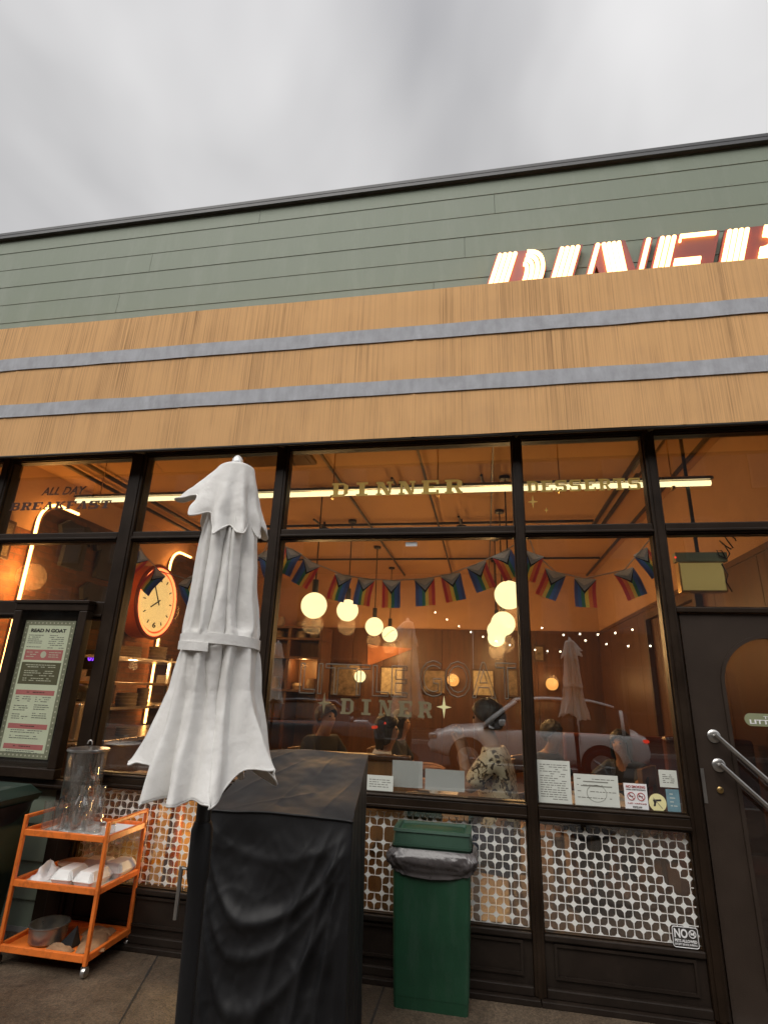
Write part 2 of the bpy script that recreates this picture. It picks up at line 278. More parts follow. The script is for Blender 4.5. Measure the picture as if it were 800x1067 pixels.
M = dict(
    siding=siding_mat(), coping=mat('coping_metal', (0.035, 0.036, 0.040), 0.5, 0.0, 0.15, 2),
    frame=mat('bronze_frame', (0.017, 0.0098, 0.0055), 0.45, 0.0, 0.25, 5, bump=0.02, bscale=30, spec=0.2, dirt_or_haze=(0.034, 0.023, 0.015), dirt_amt=0.5),
    panel=mat('brown_panel', (0.015, 0.0096, 0.0066), 0.5, 0.0, 0.3, 4, spec=0.3, dirt_or_haze=(0.05, 0.038, 0.028), dirt_amt=0.4),
    door=mat('door_brown', (0.032, 0.0215, 0.0155), 0.5, 0.0, 0.14, 5, bump=0.1, bscale=200, spec=0.3),
    glass=glass_mat('shop_glass', 0.19, dirt_or_haze=0.014), caseglass=glass_mat('case_glass', 0.035, dirt_or_haze=0.01), doorglass=glass_mat('door_glass', 0.10, (0.56, 0.50, 0.45), dirt_or_haze=0.02),
    awning=awning_mat(), band=mat('awning_band', (0.36, 0.37, 0.40), 0.75, 0, 0.18, 5, stretch=(3, 1, 1), bump=0.1, bscale=14, dirt_or_haze=(0.22, 0.22, 0.23), dirt_amt=0.5, dirt_scale=4),
    awnframe=mat('awning_frame', (0.03, 0.026, 0.022), 0.6),
    sidewalk=ground_mat(), asphalt=mat('asphalt', (0.045, 0.045, 0.047), 0.75, 0, 0.3, 3, bump=0.4, bscale=150), kerb=mat('kerb_concrete', (0.28, 0.27, 0.25), 0.8, 0, 0.2, 3),
    joint=mat('joint_dark', (0.018, 0.015, 0.012), 0.9),
    paint=mat('road_paint', (0.7, 0.7, 0.66), 0.6),
    film=mat('vinyl_film', (0.86, 0.865, 0.83), 0.5, 0, 0.04, 8, trans=0.12),
    neonred=mat('sign_red', (0.20, 0.032, 0.016), 0.4, 0, 0.1), signface=mat('sign_dark_red', (0.10, 0.012, 0.008), 0.5),
    neontube=emitter('lit_sign_tube', (1.0, 0.54, 0.20), 3.8), neonline=emitter('lit_amber_tube', (1.0, 0.45, 0.12), 9.0),
    neonclock=emitter('lit_clock_tube', (1.0, 0.20, 0.06), 2.6), clockface=mat('clock_face', (0.85, 0.72, 0.38), 0.5, 0, 0.05, emit=((1.0, 0.72, 0.28), 0.5)),
    orangeplastic=mat('clock_orange', (0.75, 0.16, 0.04), 0.35, 0, 0.1),
    globe=emitter('lit_globe', (1.0, 0.76, 0.36), 1.55, 0.06), globedim=emitter('lit_amber_globe', (1.0, 0.42, 0.10), 1.0, 0.1),
    tube=emitter('lit_tube', (1.0, 0.80, 0.42), 1.5), bulb=emitter('lit_bulb', (1.0, 0.86, 0.6), 8.0),
    exitface=mat('exit_panel', (0.52, 0.42, 0.15), 0.35, 0, 0.06, 5, emit=((0.9, 0.62, 0.2), 0.13)), purple=emitter('lit_screen', (0.25, 0.05, 1.0), 2.0), red=emitter('lit_red', (1.0, 0.06, 0.03), 1.0),
    black=mat('black_metal', (0.012, 0.011, 0.010), 0.45, 0.2), blackplastic=mat('black_plastic', (0.015, 0.015, 0.016), 0.35),
    cover=mat('black_cover', (0.0085, 0.0085, 0.0095), 0.54, 0, 0.2, 4, bump=0.10, bscale=300, spec=0.34, dirt_or_haze=(0.015, 0.015, 0.016), dirt_amt=0.5, dirt_scale=3),
    canvas=mat('white_canvas', (0.86, 0.85, 0.825), 0.85, 0, 0.05, 5, bump=0.45, bscale=26, spec=0.2, dirt_or_haze=(0.55, 0.52, 0.48), dirt_amt=0.35, dirt_scale=2.2, trans=0.12),
    finial=mat('finial_silver', (0.7, 0.7, 0.7), 0.3, 0.6),
    steel=mat('steel', (0.50, 0.49, 0.47), 0.33, 1.0, 0.12, 10), dullsteel=mat('dull_steel', (0.34, 0.335, 0.31), 0.30, 0.85, 0.2, 12), brass=mat('brass', (0.55, 0.38, 0.16), 0.35, 1.0),
    orange=mat('orange_paint', (0.80, 0.19, 0.03), 0.38, 0, 0.10, 9, dirt_or_haze=(0.30, 0.075, 0.02), dirt_amt=0.7, dirt_scale=14),
    clear=glass_mat('clear_ware', 0.13, (0.965, 0.97, 0.965), dirt_or_haze=0.15, rough=0.02, wobble=0.0), water=glass_mat('water', 0.04, (0.90, 0.90, 0.88), dirt_or_haze=0.0, wobble=0),  # clear ware: pale diffuse haze painted in to stand for glass highlights
    foam=mat('white_foam', (0.80, 0.80, 0.78), 0.6, 0, 0.04, 8), cloth=mat('white_cloth', (0.78, 0.77, 0.76), 0.9, 0, 0.06, 12, bump=0.3, bscale=30),
    tan=mat('tan_paper', (0.58, 0.43, 0.30), 0.7, 0, 0.12, 8), kraft=mat('kraft_paper', (0.30, 0.17, 0.085), 0.8, 0, 0.25, 8, bump=0.5, bscale=25),
    bin=mat('green_plastic', (0.010, 0.055, 0.026), 0.48, 0, 0.18, 5, bump=0.05, bscale=120, dirt_or_haze=(0.035, 0.075, 0.05), dirt_amt=0.6, dirt_scale=5, dstretch=(3, 3, .7)),
    binlid=mat('green_lid', (0.028, 0.070, 0.045), 0.5, 0, 0.2, 6, bump=0.05, bscale=120), liner=mat('bag_liner', (0.07, 0.062, 0.062), 0.28, 0, 0.3, 9, bump=0.6, bscale=16, spec=0.7),
    darkbin=mat('dark_green_bin', (0.010, 0.026, 0.018), 0.5, 0, 0.2, 5),
    sheet=mat('menu_sheet', (0.74, 0.77, 0.60), 0.6, 0, 0.04, 5), sheetedge=mat('menu_border', (0.27, 0.27, 0.19), 0.6, 0, 0.1), ink=mat('ink', (0.03, 0.025, 0.02), 0.7, 0, 0.1), inkgrey=mat('ink_grey', (0.20, 0.20, 0.17), 0.7, 0, 0.1), pink=mat('menu_pink', (0.55, 0.17, 0.17), 0.7, 0, 0.1),
    olive=mat('menu_olive', (0.12, 0.11, 0.06), 0.7, 0, 0.1), cream=mat('cream_print', (0.62, 0.60, 0.48), 0.7, 0, 0.06),
    paper=mat('paper', (0.62, 0.64, 0.58), 0.7, 0, 0.06, 7), paperwhite=mat('paper_white', (0.80, 0.80, 0.80), 0.6, 0, 0.03), blue=mat('blue_sticker', (0.16, 0.28, 0.33), 0.5, 0, 0.25, 14), signink=mat('sign_red_ink', (0.35, 0.03, 0.03), 0.6),
    yellow=mat('pale_yellow', (0.80, 0.74, 0.38), 0.5, 0, 0.04), gold=mat('gold_leaf', (0.72, 0.62, 0.22), 0.4, 0.0, 0.06, trans=0.62), maroon=mat('painted_maroon', (0.05, 0.014, 0.006), 0.5, 0, 0.2), goldpale=mat('pale_gold', (0.24, 0.205, 0.12), 0.4, 0.1, 0.15, trans=0.2), lineprint=mat('pale_line', (0.13, 0.12, 0.095), 0.5, 0, 0.15),
    plate=mat('door_plate', (0.24, 0.26, 0.15), 0.5, 0, 0.06),
    plaster=mat('warm_plaster', (0.44, 0.255, 0.135), 0.85, 0, 0.08, 2.5, bump=0.05), ceiling=mat('warm_ceiling', (0.46, 0.255, 0.115), 0.85, 0, 0.06, 1.5), wood=mat('wood_panel', (0.080, 0.030, 0.0105), 0.42, 0, 0.35, 2.0, stretch=(9, 9, 0.7)), wooddark=mat('wood_dark', (0.045, 0.017, 0.007), 0.45, 0, 0.35, 2, stretch=(9, 9, 0.7)),
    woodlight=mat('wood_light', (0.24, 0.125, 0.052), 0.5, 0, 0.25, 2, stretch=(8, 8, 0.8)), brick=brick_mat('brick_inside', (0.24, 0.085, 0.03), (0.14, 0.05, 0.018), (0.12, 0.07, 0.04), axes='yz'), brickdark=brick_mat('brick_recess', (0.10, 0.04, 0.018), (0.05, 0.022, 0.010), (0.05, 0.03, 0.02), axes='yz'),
    floor=mat('floor_tile', (0.12, 0.085, 0.06), 0.35, 0, 0.25, 3), bench=mat('yellow_bench', (0.75, 0.42, 0.06), 0.45, 0, 0.1), redleather=mat('red_leather', (0.10, 0.020, 0.007), 0.35, 0, 0.2), table=mat('table_white', (0.62, 0.61, 0.58), 0.35, 0, 0.06),
    cord=mat('cord', (0.45, 0.40, 0.32), 0.8), stone=mat('stoneware', (0.35, 0.27, 0.19), 0.5, 0, 0.25, 8), chrome=mat('kitchen_steel', (0.5, 0.45, 0.4), 0.3, 0.9, 0.15), picture=mat('picture_print', (0.16, 0.12, 0.08), 0.5, 0, 0.8, 9), pictpale=mat('picture_pale', (0.42, 0.36, 0.24), 0.5, 0, 0.4, 12), felt=mat('felt', (0.32, 0.12, 0.05), 0.8),
    skin=mat('skin', (0.42, 0.22, 0.13), 0.55, 0, 0.12, 8), skindark=mat('skin_tan', (0.30, 0.15, 0.085), 0.55, 0, 0.12, 8), hair=mat('dark_hair', (0.012, 0.008, 0.006), 0.5, 0, 0.6, 30, stretch=(1, 1, .15), bump=.8, bscale=60), hairbrown=mat('brown_hair', (0.045, 0.022, 0.012), 0.5, 0, 0.6, 30, stretch=(1, 1, .15), bump=.8, bscale=60), floral=floral_mat(), shirtwhite=mat('white_shirt', (0.55, 0.54, 0.52), 0.85, 0, 0.08), shirtblack=mat('black_shirt', (0.02, 0.02, 0.022), 0.85), jeans=mat('jeans', (0.03, 0.04, 0.07), 0.85), eye=mat('eye', (0.02, 0.015, 0.012), 0.2), lip=mat('lip', (0.32, 0.10, 0.08), 0.5),
    carwhite=mat('car_white', (0.90, 0.91, 0.92), 0.35, 0, 0.02, coat=0.6), cargrey=mat('car_grey', (0.10, 0.11, 0.13), 0.25, 0.3, 0.05, coat=0.6), carglass=mat('car_glass', (0.012, 0.013, 0.014), 0.08, 0, 0.1, coat=0.5), tyre=mat('tyre', (0.015, 0.015, 0.015), 0.8), rim=mat('rim', (0.45, 0.46, 0.47), 0.3, 0.8),
    farbrick=brick_mat('far_brick', (0.045, 0.026, 0.020), (0.032, 0.02, 0.016), (0.04, 0.036, 0.032)), farglass=mat('far_glass', (0.02, 0.022, 0.025), 0.1), fartrim=mat('far_trim', (0.05, 0.045, 0.04), 0.7),
)
FLAGCOL = [mat('flag_' + n, c, 0.8, 0, 0.06, trans=0.4) for n, c in dict(red=(0.695, 0.088, 0.060), orange=(0.850, 0.290, 0.060), yellow=(0.850, 0.695, 0.101), green=(0.07, 0.28, 0.16), blue=(0.10, 0.21, 0.52), purple=(0.13, 0.15, 0.36), white=(0.68, 0.64, 0.60), grey=(0.42, 0.42, 0.42), black=(0.02, 0.02, 0.02)).items()]

# ---------------------------------------------------------------- builders
class MB:
    def __init__(s): s.bm = bmesh.new(); s.mi = 0
    def _faces(s, vs, fs):
        bv = [s.bm.verts.new(v) for v in vs]
        for f in fs:
            try:
                fa = s.bm.faces.new([bv[i] for i in f]); fa.material_index = s.mi
            except ValueError: pass
        return bv
    def box(s, lo, hi, M_=None, bev=0.0):
        (x0, y0, z0), (x1, y1, z1) = lo, hi
        if bev > 0:
            b = min(bev, (x1 - x0) * .45, (y1 - y0) * .45, (z1 - z0) * .45)
            tmp = bmesh.new(); bmesh.ops.create_cube(tmp, size=1)
            for v in tmp.verts: v.co = Vector(((x0 + x1) / 2 + v.co.x * (x1 - x0), (y0 + y1) / 2 + v.co.y * (y1 - y0), (z0 + z1) / 2 + v.co.z * (z1 - z0)))
            bmesh.ops.bevel(tmp, geom=list(tmp.edges), offset=b, segments=2, affect='EDGES', profile=0.5)
            tmp.verts.index_update()
            vs = [v.co.copy() for v in tmp.verts]; fs = [[v.index for v in f.verts] for f in tmp.faces]; tmp.free()
        else:
            vs = [Vector(c) for c in ((x0, y0, z0), (x1, y0, z0), (x1, y1, z0), (x0, y1, z0), (x0, y0, z1), (x1, y0, z1), (x1, y1, z1), (x0, y1, z1))]
            fs = [(0, 3, 2, 1), (4, 5, 6, 7), (0, 1, 5, 4), (1, 2, 6, 5), (2, 3, 7, 6), (3, 0, 4, 7)]
        if M_ is not None: vs = [M_ @ v for v in vs]
        s._faces(vs, fs); return s
    def tube(s, pts, r, n=10, caps=True, closed=False):
        pts = [Vector(p) for p in pts]; k = len(pts)
        rr = r if isinstance(r, (list, tuple)) else [r] * k
        rings = []; up = None
        for i, p in enumerate(pts):
            a = pts[(i - 1) % k] if (i > 0 or closed) else p; b = pts[(i + 1) % k] if (i < k - 1 or closed) else p
            t = (b - a).normalized()
            if up is None:
                up = Vector((0, 0, 1)) if abs(t.z) < 0.9 else Vector((1, 0, 0))
            u = (up - t * up.dot(t)).normalized(); w = t.cross(u); up = u
            rings.append([s.bm.verts.new(p + (u * math.cos(2 * PI * j / n) + w * math.sin(2 * PI * j / n)) * rr[i]) for j in range(n)])
        for i in range(k if closed else k - 1):
            A, B = rings[i], rings[(i + 1) % k]
            for j in range(n):
                f = s.bm.faces.new((A[j], A[(j + 1) % n], B[(j + 1) % n], B[j])); f.material_index = s.mi
        if caps and not closed:
            for q in (rings[0][::-1], rings[-1]):
                f = s.bm.faces.new(q); f.material_index = s.mi
        return s
    def lathe(s, prof, c=(0, 0, 0), n=24, M_=None):
        c = Vector(c); rings = []
        for r_, z_ in prof:
            ring = []
            for j in range(n):
                v = Vector((r_ * math.cos(2 * PI * j / n), r_ * math.sin(2 * PI * j / n), z_))
                if M_ is not None: v = M_ @ v
                ring.append(s.bm.verts.new(c + v))
            rings.append(ring)
        for i in range(len(rings) - 1):
            for j in range(n):
                f = s.bm.faces.new((rings[i][j], rings[i][(j + 1) % n], rings[i + 1][(j + 1) % n], rings[i + 1][j])); f.material_index = s.mi
        for q, rv in ((rings[0], True), (rings[-1], False)):
            f = s.bm.faces.new(q[::-1] if rv else q); f.material_index = s.mi
        return s
    def ball(s, c, r, n=20, sc=(1, 1, 1), M_=None):
        prof = []; h = n // 2
        for i in range(1, h): a = -PI / 2 + PI * i / h; prof.append((r * math.cos(a), r * math.sin(a)))
        m3 = Matrix.Diagonal((*sc, 1))
        if M_ is not None: m3 = M_ @ m3
        return s.lathe(prof, c, n, m3)
    def prism(s, poly, a, b, f):
        """poly in 2D, extruded between depth a and b; f(u, v, w) -> 3D"""
        n = len(poly)
        vs = [f(u, v, a) for u, v in poly] + [f(u, v, b) for u, v in poly]
        fs = [tuple(range(n - 1, -1, -1)), tuple(range(n, 2 * n))] + [(i, (i + 1) % n, n + (i + 1) % n, n + i) for i in range(n)]
        s._faces(vs, fs); return s
    def plane_y(s, poly, y0, y1): return s.prism(poly, y0, y1, lambda u, v, w: Vector((u, w, v)))
    def grid(s, nu, nv, f, closed_u=False, flip=False):
        V_ = [[s.bm.verts.new(f(i / (nu if closed_u else nu - 1), j / (nv - 1))) for j in range(nv)] for i in range(nu)]
        for i in range(nu if closed_u else nu - 1):
            for j in range(nv - 1):
                q = (V_[i][j], V_[(i + 1) % nu][j], V_[(i + 1) % nu][j + 1], V_[i][j + 1])
                fa = s.bm.faces.new(q[::-1] if flip else q); fa.material_index = s.mi
        return s
    def build(s, name, mats, parent=None, smooth=False, world=True, fix=True):
        if fix: bmesh.ops.recalc_face_normals(s.bm, faces=list(s.bm.faces))
        me = bpy.data.meshes.new(name); s.bm.to_mesh(me); s.bm.free()
        return link(me, name, mats, parent, smooth, world)

def origin_of(p):
    v = Vector((0, 0, 0))
    while p is not None: v += Vector(p.location); p = p.parent
    return v
def link(me, name, mats, parent=None, smooth=False, world=True):
    for m_ in (mats if isinstance(mats, (list, tuple)) else [mats]): me.materials.append(m_)
    if smooth:
        for p in me.polygons: p.use_smooth = True
        if smooth == 'auto':
            try: me.set_sharp_from_angle(angle=R(40))
            except Exception: pass
    o = bpy.data.objects.new(name, me); COL.objects.link(o)
    if parent is not None:
        o.parent = parent
        if world: me.transform(Matrix.Translation(-origin_of(parent)))
    return o
def tag(o, label, cat, group=None, kind=None):
    o['label'] = label; o['category'] = cat
    if group: o['group'] = group
    if kind: o['kind'] = kind
    return o
def thing(name, label, cat, loc=(0, 0, 0), group=None):
    o = bpy.data.objects.new(name, None); o.empty_display_size = 0.1; COL.objects.link(o); o.location = loc
    return tag(o, label, cat, group)
def solo(o, label, cat, group=None):
    """top-level single mesh: move its origin to its base centre"""
    me = o.data; xs = [v.co for v in me.vertices]
    c = Vector(((min(v.x for v in xs) + max(v.x for v in xs)) / 2, (min(v.y for v in xs) + max(v.y for v in xs)) / 2, min(v.z for v in xs)))
    me.transform(Matrix.Translation(-c)); o.location = c
    return tag(o, label, cat, group)
def struct(o): o['kind'] = 'structure'; return o
def copy_tree(o, parent=None):
    c = o.copy(); COL.objects.link(c)
    if parent is not None: c.parent = parent
    for ch in list(o.children): copy_tree(ch, c)
    return c
def evaluated(ob):
    dg = bpy.context.evaluated_depsgraph_get(); dg.update()
    me = bpy.data.meshes.new_from_object(ob.evaluated_get(dg)); dt = ob.data
    bpy.data.objects.remove(ob)
    (bpy.data.curves if isinstance(dt, bpy.types.Curve) else bpy.data.meshes).remove(dt)
    return me
def text_mesh(s, x0, x1, z0, z1, y, ext=0.001, bold=0.0, outline=0.0, shear=0.0):
    """lettering standing in the x-z plane facing -y, fitted to the given box"""
    cu = bpy.data.curves.new('lettering', 'FONT'); cu.body = s; cu.size = 1; cu.shear = shear; cu.resolution_u = 3
    cu.offset = bold
    if outline: cu.fill_mode = 'NONE' if hasattr(cu, 'fill_mode') else cu.fill_mode; cu.bevel_depth = outline; cu.bevel_resolution = 0
    else: cu.extrude = ext / max(1e-6, (z1 - z0))
    ob = bpy.data.objects.new('lettering', cu); COL.objects.link(ob)
    me = evaluated(ob)
    if not me.vertices: return me
    ax, bx = min(v.co.x for v in me.vertices), max(v.co.x for v in me.vertices)
    ay, by = min(v.co.y for v in me.vertices), max(v.co.y for v in me.vertices)
    kx, ky = (x1 - x0) / (bx - ax), (z1 - z0) / max(1e-6, by - ay)
    for v in me.vertices: v.co = Vector((x0 + (v.co.x - ax) * kx, y - v.co.z * ky, z0 + (v.co.y - ay) * ky))
    me.materials.clear()
    return me
def textobj(name, s, box, y, m_, parent, **k):
    return link(text_mesh(s, *box, y, **k), name, m_, parent)
def skin(verts, edges, radii, sub=2, root=0):
    me = bpy.data.meshes.new('body'); me.from_pydata([tuple(v) for v in verts], edges, [])
    ob = bpy.data.objects.new('body', me); COL.objects.link(ob)
    md = ob.modifiers.new('skin', 'SKIN'); md.use_smooth_shade = True
    sv = me.skin_vertices[0].data if me.skin_vertices else None
    if sv is None:
        return me
    for i, r_ in enumerate(radii):
        sv[i].radius = (r_, r_) if not isinstance(r_, tuple) else r_
        sv[i].use_root = (i == root)
    ms = ob.modifiers.new('sub', 'SUBSURF'); ms.levels = sub; ms.render_levels = sub
    return evaluated(ob)
def point_light(name, loc, energy, col=(1, 0.62, 0.25), r=0.1):
    l = bpy.data.lights.new(name, 'POINT'); l.energy = energy; l.color = col; l.shadow_soft_size = r
    o = bpy.data.objects.new(name, l); COL.objects.link(o); o.location = loc; return o

# slab-serif block lettering, unit boxes
def rects(*r): return [[(a, b), (c, b), (c, d_), (a, d_)] for a, b, c, d_ in r]
SERIF = rects((0, 0, .5, .15), (0, .85, .5, 1))
GL = {
 'B': rects((.1, .15, .4, .85), (0, 0, .75, .15), (0, .85, .75, 1), (.4, .43, .75, .57)) + [[(.75, 0), (1, .12), (1, .42), (.9, .5), (.72, .5), (.72, .15)], [(.75, 1), (.95, .9), (.95, .6), (.9, .5), (.72, .5), (.72, .85)]],
 'R': rects((.1, .15, .4, .85), (0, 0, .48, .15), (0, .85, .75, 1), (.4, .43, .75, .57)) + [[(.75, 1), (.98, .88), (.98, .58), (.88, .47), (.7, .47), (.7, .85)], [(.55, .43), (.78, .43), (.92, .15), (1, .15), (1, 0), (.72, 0)]],
 'E': rects((.1, .15, .42, .85), (0, 0, 1, .15), (0, .85, 1, 1), (.42, .43, .7, .57), (.85, .15, 1, .3), (.85, .7, 1, .85)),
 'A': [[(.38, 1), (.66, 1), (.95, .15), (.64, .15)], [(.38, 1), (.5, 1), (.22, .15), (.08, .15)]] + rects((0, 0, .36, .15), (.56, 0, 1, .15), (.25, .3, .66, .43)),
 'K': rects((.1, .15, .4, .85), (0, 0, .48, .15), (0, .85, .48, 1), (.6, .85, 1, 1), (.6, 0, 1, .15)) + [[(.7, .85), (.9, .85), (.55, .5), (.4, .4), (.4, .56)], [(.45, .52), (.62, .58), (.98, .15), (.68, .15)]],
 'F': rects((.1, .15, .42, .85), (0, 0, .52, .15), (0, .85, 1, 1), (.42, .43, .7, .57), (.85, .68, 1, .85)),
 'S': rects((.0, 0, .85, .15), (.12, .85, 1, 1), (.15, .43, .85, .57), (0, .15, .14, .32), (.86, .68, 1, .85)) + [[(0, .9), (.14, 1), (.3, .85), (.3, .57), (.15, .43), (0, .55)], [(1, .1), (.86, 0), (.7, .15), (.7, .43), (.85, .57), (1, .45)]],
 'T': rects((.34, .15, .66, .85), (.2, 0, .8, .15), (0, .85, 1, 1), (0, .65, .15, .85), (.85, .65, 1, .85)),
 'D': rects((.1, .15, .4, .85), (0, 0, .7, .15), (0, .85, .7, 1)) + [[(.7, 0), (1, .2), (1, .8), (.7, 1), (.7, .85), (.74, .8), (.74, .2), (.7, .15)]],
 'I': rects((.34, .15, .66, .85), (.15, 0, .85, .15), (.15, .85, .85, 1)),
 'N': rects((.1, .15, .24, .85), (0, 0, .36, .15), (0, .85, .3, 1), (.76, .15, .9, .85), (.64, .85, 1, 1)) + [[(.1, .98), (.42, .98), (.9, 0), (.62, 0)]],
}
def slab_text(s, x0, x1, z0, z1, y, m_, parent, gap=0.18, slant=0.0, th=0.0015):
    """one part per letter"""
    n = len(s); w = (x1 - x0) / (n + gap * (n - 1))
    for i, ch in enumerate(s):
        mb = MB()
        for k, poly in enumerate(GL[ch]):
            dy = 0.00025 * k
            pts = [(x0 + i * w * (1 + gap) + u * w + slant * v * (z1 - z0), z0 + v * (z1 - z0)) for u, v in poly]
            mb.plane_y(pts, y - dy, y + th - dy)
        mb.build('letter', m_, parent)
def sparkle(mb, x, z, r_, y, th=0.0015):
    pts = []
    for q in range(8):
        a = PI / 4 * q + PI / 2; k = r_ if q % 2 == 0 else r_ * 0.2
        if q % 4 == 2: k *= 0.7
        pts.append((x + k * math.cos(a), z + k * math.sin(a)))
    mb.plane_y(pts, y, y + th)

# ================================================================ GROUND
mb = MB(); mb.box((-60, -6.4, -0.3), (60, 9, 0.0)); sw = struct(mb.build('sidewalk', M['sidewalk']))
mb = MB(); mb.box((-300, -300, -0.5), (300, 300, -0.31)); struct(mb.build('ground', M['asphalt']))
mb = MB(); mb.box((-60, -6.55, -0.3), (60, -6.402, 0.004), bev=0.02); struct(mb.build('kerb', M['kerb']))
mb = MB(); mb.box((-60, -15.2, -0.3), (60, -6.552, -0.125)); struct(mb.build('road', M['asphalt']))
mb = MB()
for k in range(14): mb.box((-42 + 6 * k, -11.25, -0.125), (-39.5 + 6 * k, -11.13, -0.121))
struct(mb.build('road_marking', M['paint']))
mb = MB(); mb.box((-60, -20, -0.3), (60, -15.35, 0.0)); struct(mb.build('far_sidewalk', M['sidewalk']))
mb = MB(); mb.box((-60, -15.348, -0.3), (60, -15.202, 0.004), bev=0.02); struct(mb.build('far_kerb', M['kerb']))
# tooled joints in the sidewalk
mb = MB()
def joint(a, b, w=0.011):
    a, b = Vector(a), Vector(b); t = (b - a).normalized(); nrm = Vector((-t.y, t.x, 0)) * w / 2; n = 14
    for i in range(n):
        p, q = a.lerp(b, i / n), a.lerp(b, (i + 1) / n); j = 0.6 + 0.8 * random.random()
        mb._faces([p - nrm * j + Vector((0, 0, .003)), p + nrm * j + Vector((0, 0, .003)), q + nrm * j + Vector((0, 0, .003)), q - nrm * j + Vector((0, 0, .003))], [(0, 1, 2, 3)])
joint((-1.99, 0, 0), (-1.52, -1.5, 0)); joint((-1.52, -1.5, 0), (-0.9, -3.6, 0)); joint((-0.585, 0, 0), (-0.60, -3.6, 0)); joint((1.35, 0, 0), (1.3, -3.6, 0)); joint((-3.6, -0.9, 0), (-3.3, -3, 0)); joint((-6, -1.62, 0), (4, -1.6, 0))
struct(mb.build('sidewalk_joints', M['joint'], fix=False))

# ================================================================ THE DINER BUILDING
bld = thing('diner_building', 'single storey diner with green lap siding above a wide dark framed shop window', 'building', (-1, 0, 0))
def part(mbx, name, m_, parent=bld, **k): return mbx.build(name, m_, parent, **k)
# wall core, parapet, roof
mb = MB(); mb.box((-14, 0.03, 3.46), (12, 0.25, 5.9)); mb.box((-14, 0.03, 0.0), (-5.1, 0.25, 3.455)); mb.box((2.30, 0.03, 0.0), (12, 0.25, 3.455)); part(mb, 'front_wall', M['panel'])
mb = MB(); mb.box((-14, 0.26, 5.2), (12, 9, 5.4)); part(mb, 'roof', M['coping'])
mb = MB(); mb.box((-14.05, -0.045, 5.872), (12.05, 0.3, 5.905)); mb.box((-14.05, -0.047, 5.9052), (12.05, 0.31, 5.945), bev=.006); part(mb, 'roof_coping', M['coping'])
# lap siding: slanted boards, butt joints
mb = MB(); z = 5.87; row = 0
while z > 3.7:
    h = 0.17 if row == 0 else 0.2185
    x = -14 + random.random() * 2
    x = -14.0
    cuts = [-14.0]
    while cuts[-1] < 12: cuts.append(cuts[-1] + (5.4 if len(cuts) > 1 else 1.2 + ((row * 2.17) % 4.6)))
    for a, b in zip(cuts[:-1], cuts[1:]):
        b = min(b, 12); j = 0.0012 * math.sin(a * 7 + row)
        vs = [(a + .0015, -0.004, z), (b - .0015, -0.004, z), (b - .0015, -0.008 + j * .5, z - h), (a + .0015, -0.008 + j * .5, z - h), (a + .0015, 0.029, z), (b - .0015, 0.029, z), (b - .0015, 0.029, z - h), (a + .0015, 0.029, z - h)]
        mb._faces([Vector(v) for v in vs], [(0, 3, 2, 1), (4, 5, 6, 7), (0, 1, 5, 4), (3, 7, 6, 2), (0, 4, 7, 3), (1, 2, 6, 5)])
    z -= h + 0.0006; row += 1
part(mb, 'lap_siding', M['siding'])
# green siding under the menu case
mb = MB(); z = 0.835
while z > 0.05:
    h = min(0.2185, z - 0.03)
    vs = [(-5.1, -0.006, z), (-2.915, -0.006, z), (-2.905, -0.024, z - h), (-5.1, -0.024, z - h), (-5.1, 0.03, z), (-2.915, 0.03, z), (-2.905, 0.03, z - h), (-5.1, 0.03, z - h)]
    mb._faces([Vector(v) for v in vs], [(0, 3, 2, 1), (4, 5, 6, 7), (0, 1, 5, 4), (3, 7, 6, 2), (0, 4, 7, 3), (1, 2, 6, 5)]); z -= h + .0006
part(mb, 'low_siding', M['siding'])
mb = MB(); mb.box((-5.1, -0.03, 0.0), (-2.90, 0.03, 0.03)); part(mb, 'plinth', M['kerb'])
# mullions
for x0, x1 in ((-4.05, -3.96), (-2.81, -2.685), (-1.555, -1.465), (0.228, 0.29), (1.11, 1.182)):
    mb = MB(); zb = 0.03 if x0 > -2.9 else 0.84
    mb.box((x0, -0.055, zb), (x1, 0.07, 3.455), bev=0.006)
    mb.box((x0 + 0.02, -0.062, zb), (x1 - 0.02, -0.0551, 3.455))
    part(mb, 'mullion', M['frame'])
mb = MB(); mb.box((-2.90, -0.04, 0.03), (-2.812, 0.06, 0.84)); part(mb, 'corner_post', M['frame'])
# horizontal bars, one per bay and level
bays = dict(a=(-5.1, -4.052), b=(-3.958, -2.812), c=(-2.683, -1.557), d=(-1.463, 0.226), e=(0.292, 1.108), f=(1.184, 2.3))
def bar(b, z0, z1, y0=-0.05, name='transom_bar'):
    mb = MB(); x0, x1 = bays[b]; mb.box((x0, y0, z0), (x1, 0.06, z1), bev=0.005); mb.box((x0, y0 - 0.012, z0 + 0.012), (x1, y0 - 0.0002, z0 + 0.03), bev=0.004); return part(mb, name, M['frame'])
for b in bays:
    bar(b, 3.315, 3.455, name='head_bar'); bar(b, 2.597, 2.668)
for b in 'ab': bar(b, 1.995, 2.12); bar(b, 0.84, 0.90, -0.09, 'sill')
for b in 'cde':
    bar(b, 0.872, 0.942, -0.065, 'sill')
    mb = MB(); x0, x1 = bays[b]; mb.box((x0, -0.07, 0.9422), (x1, -0.01, 0.956), bev=0.005); part(mb, 'sill_cap', M['frame'])
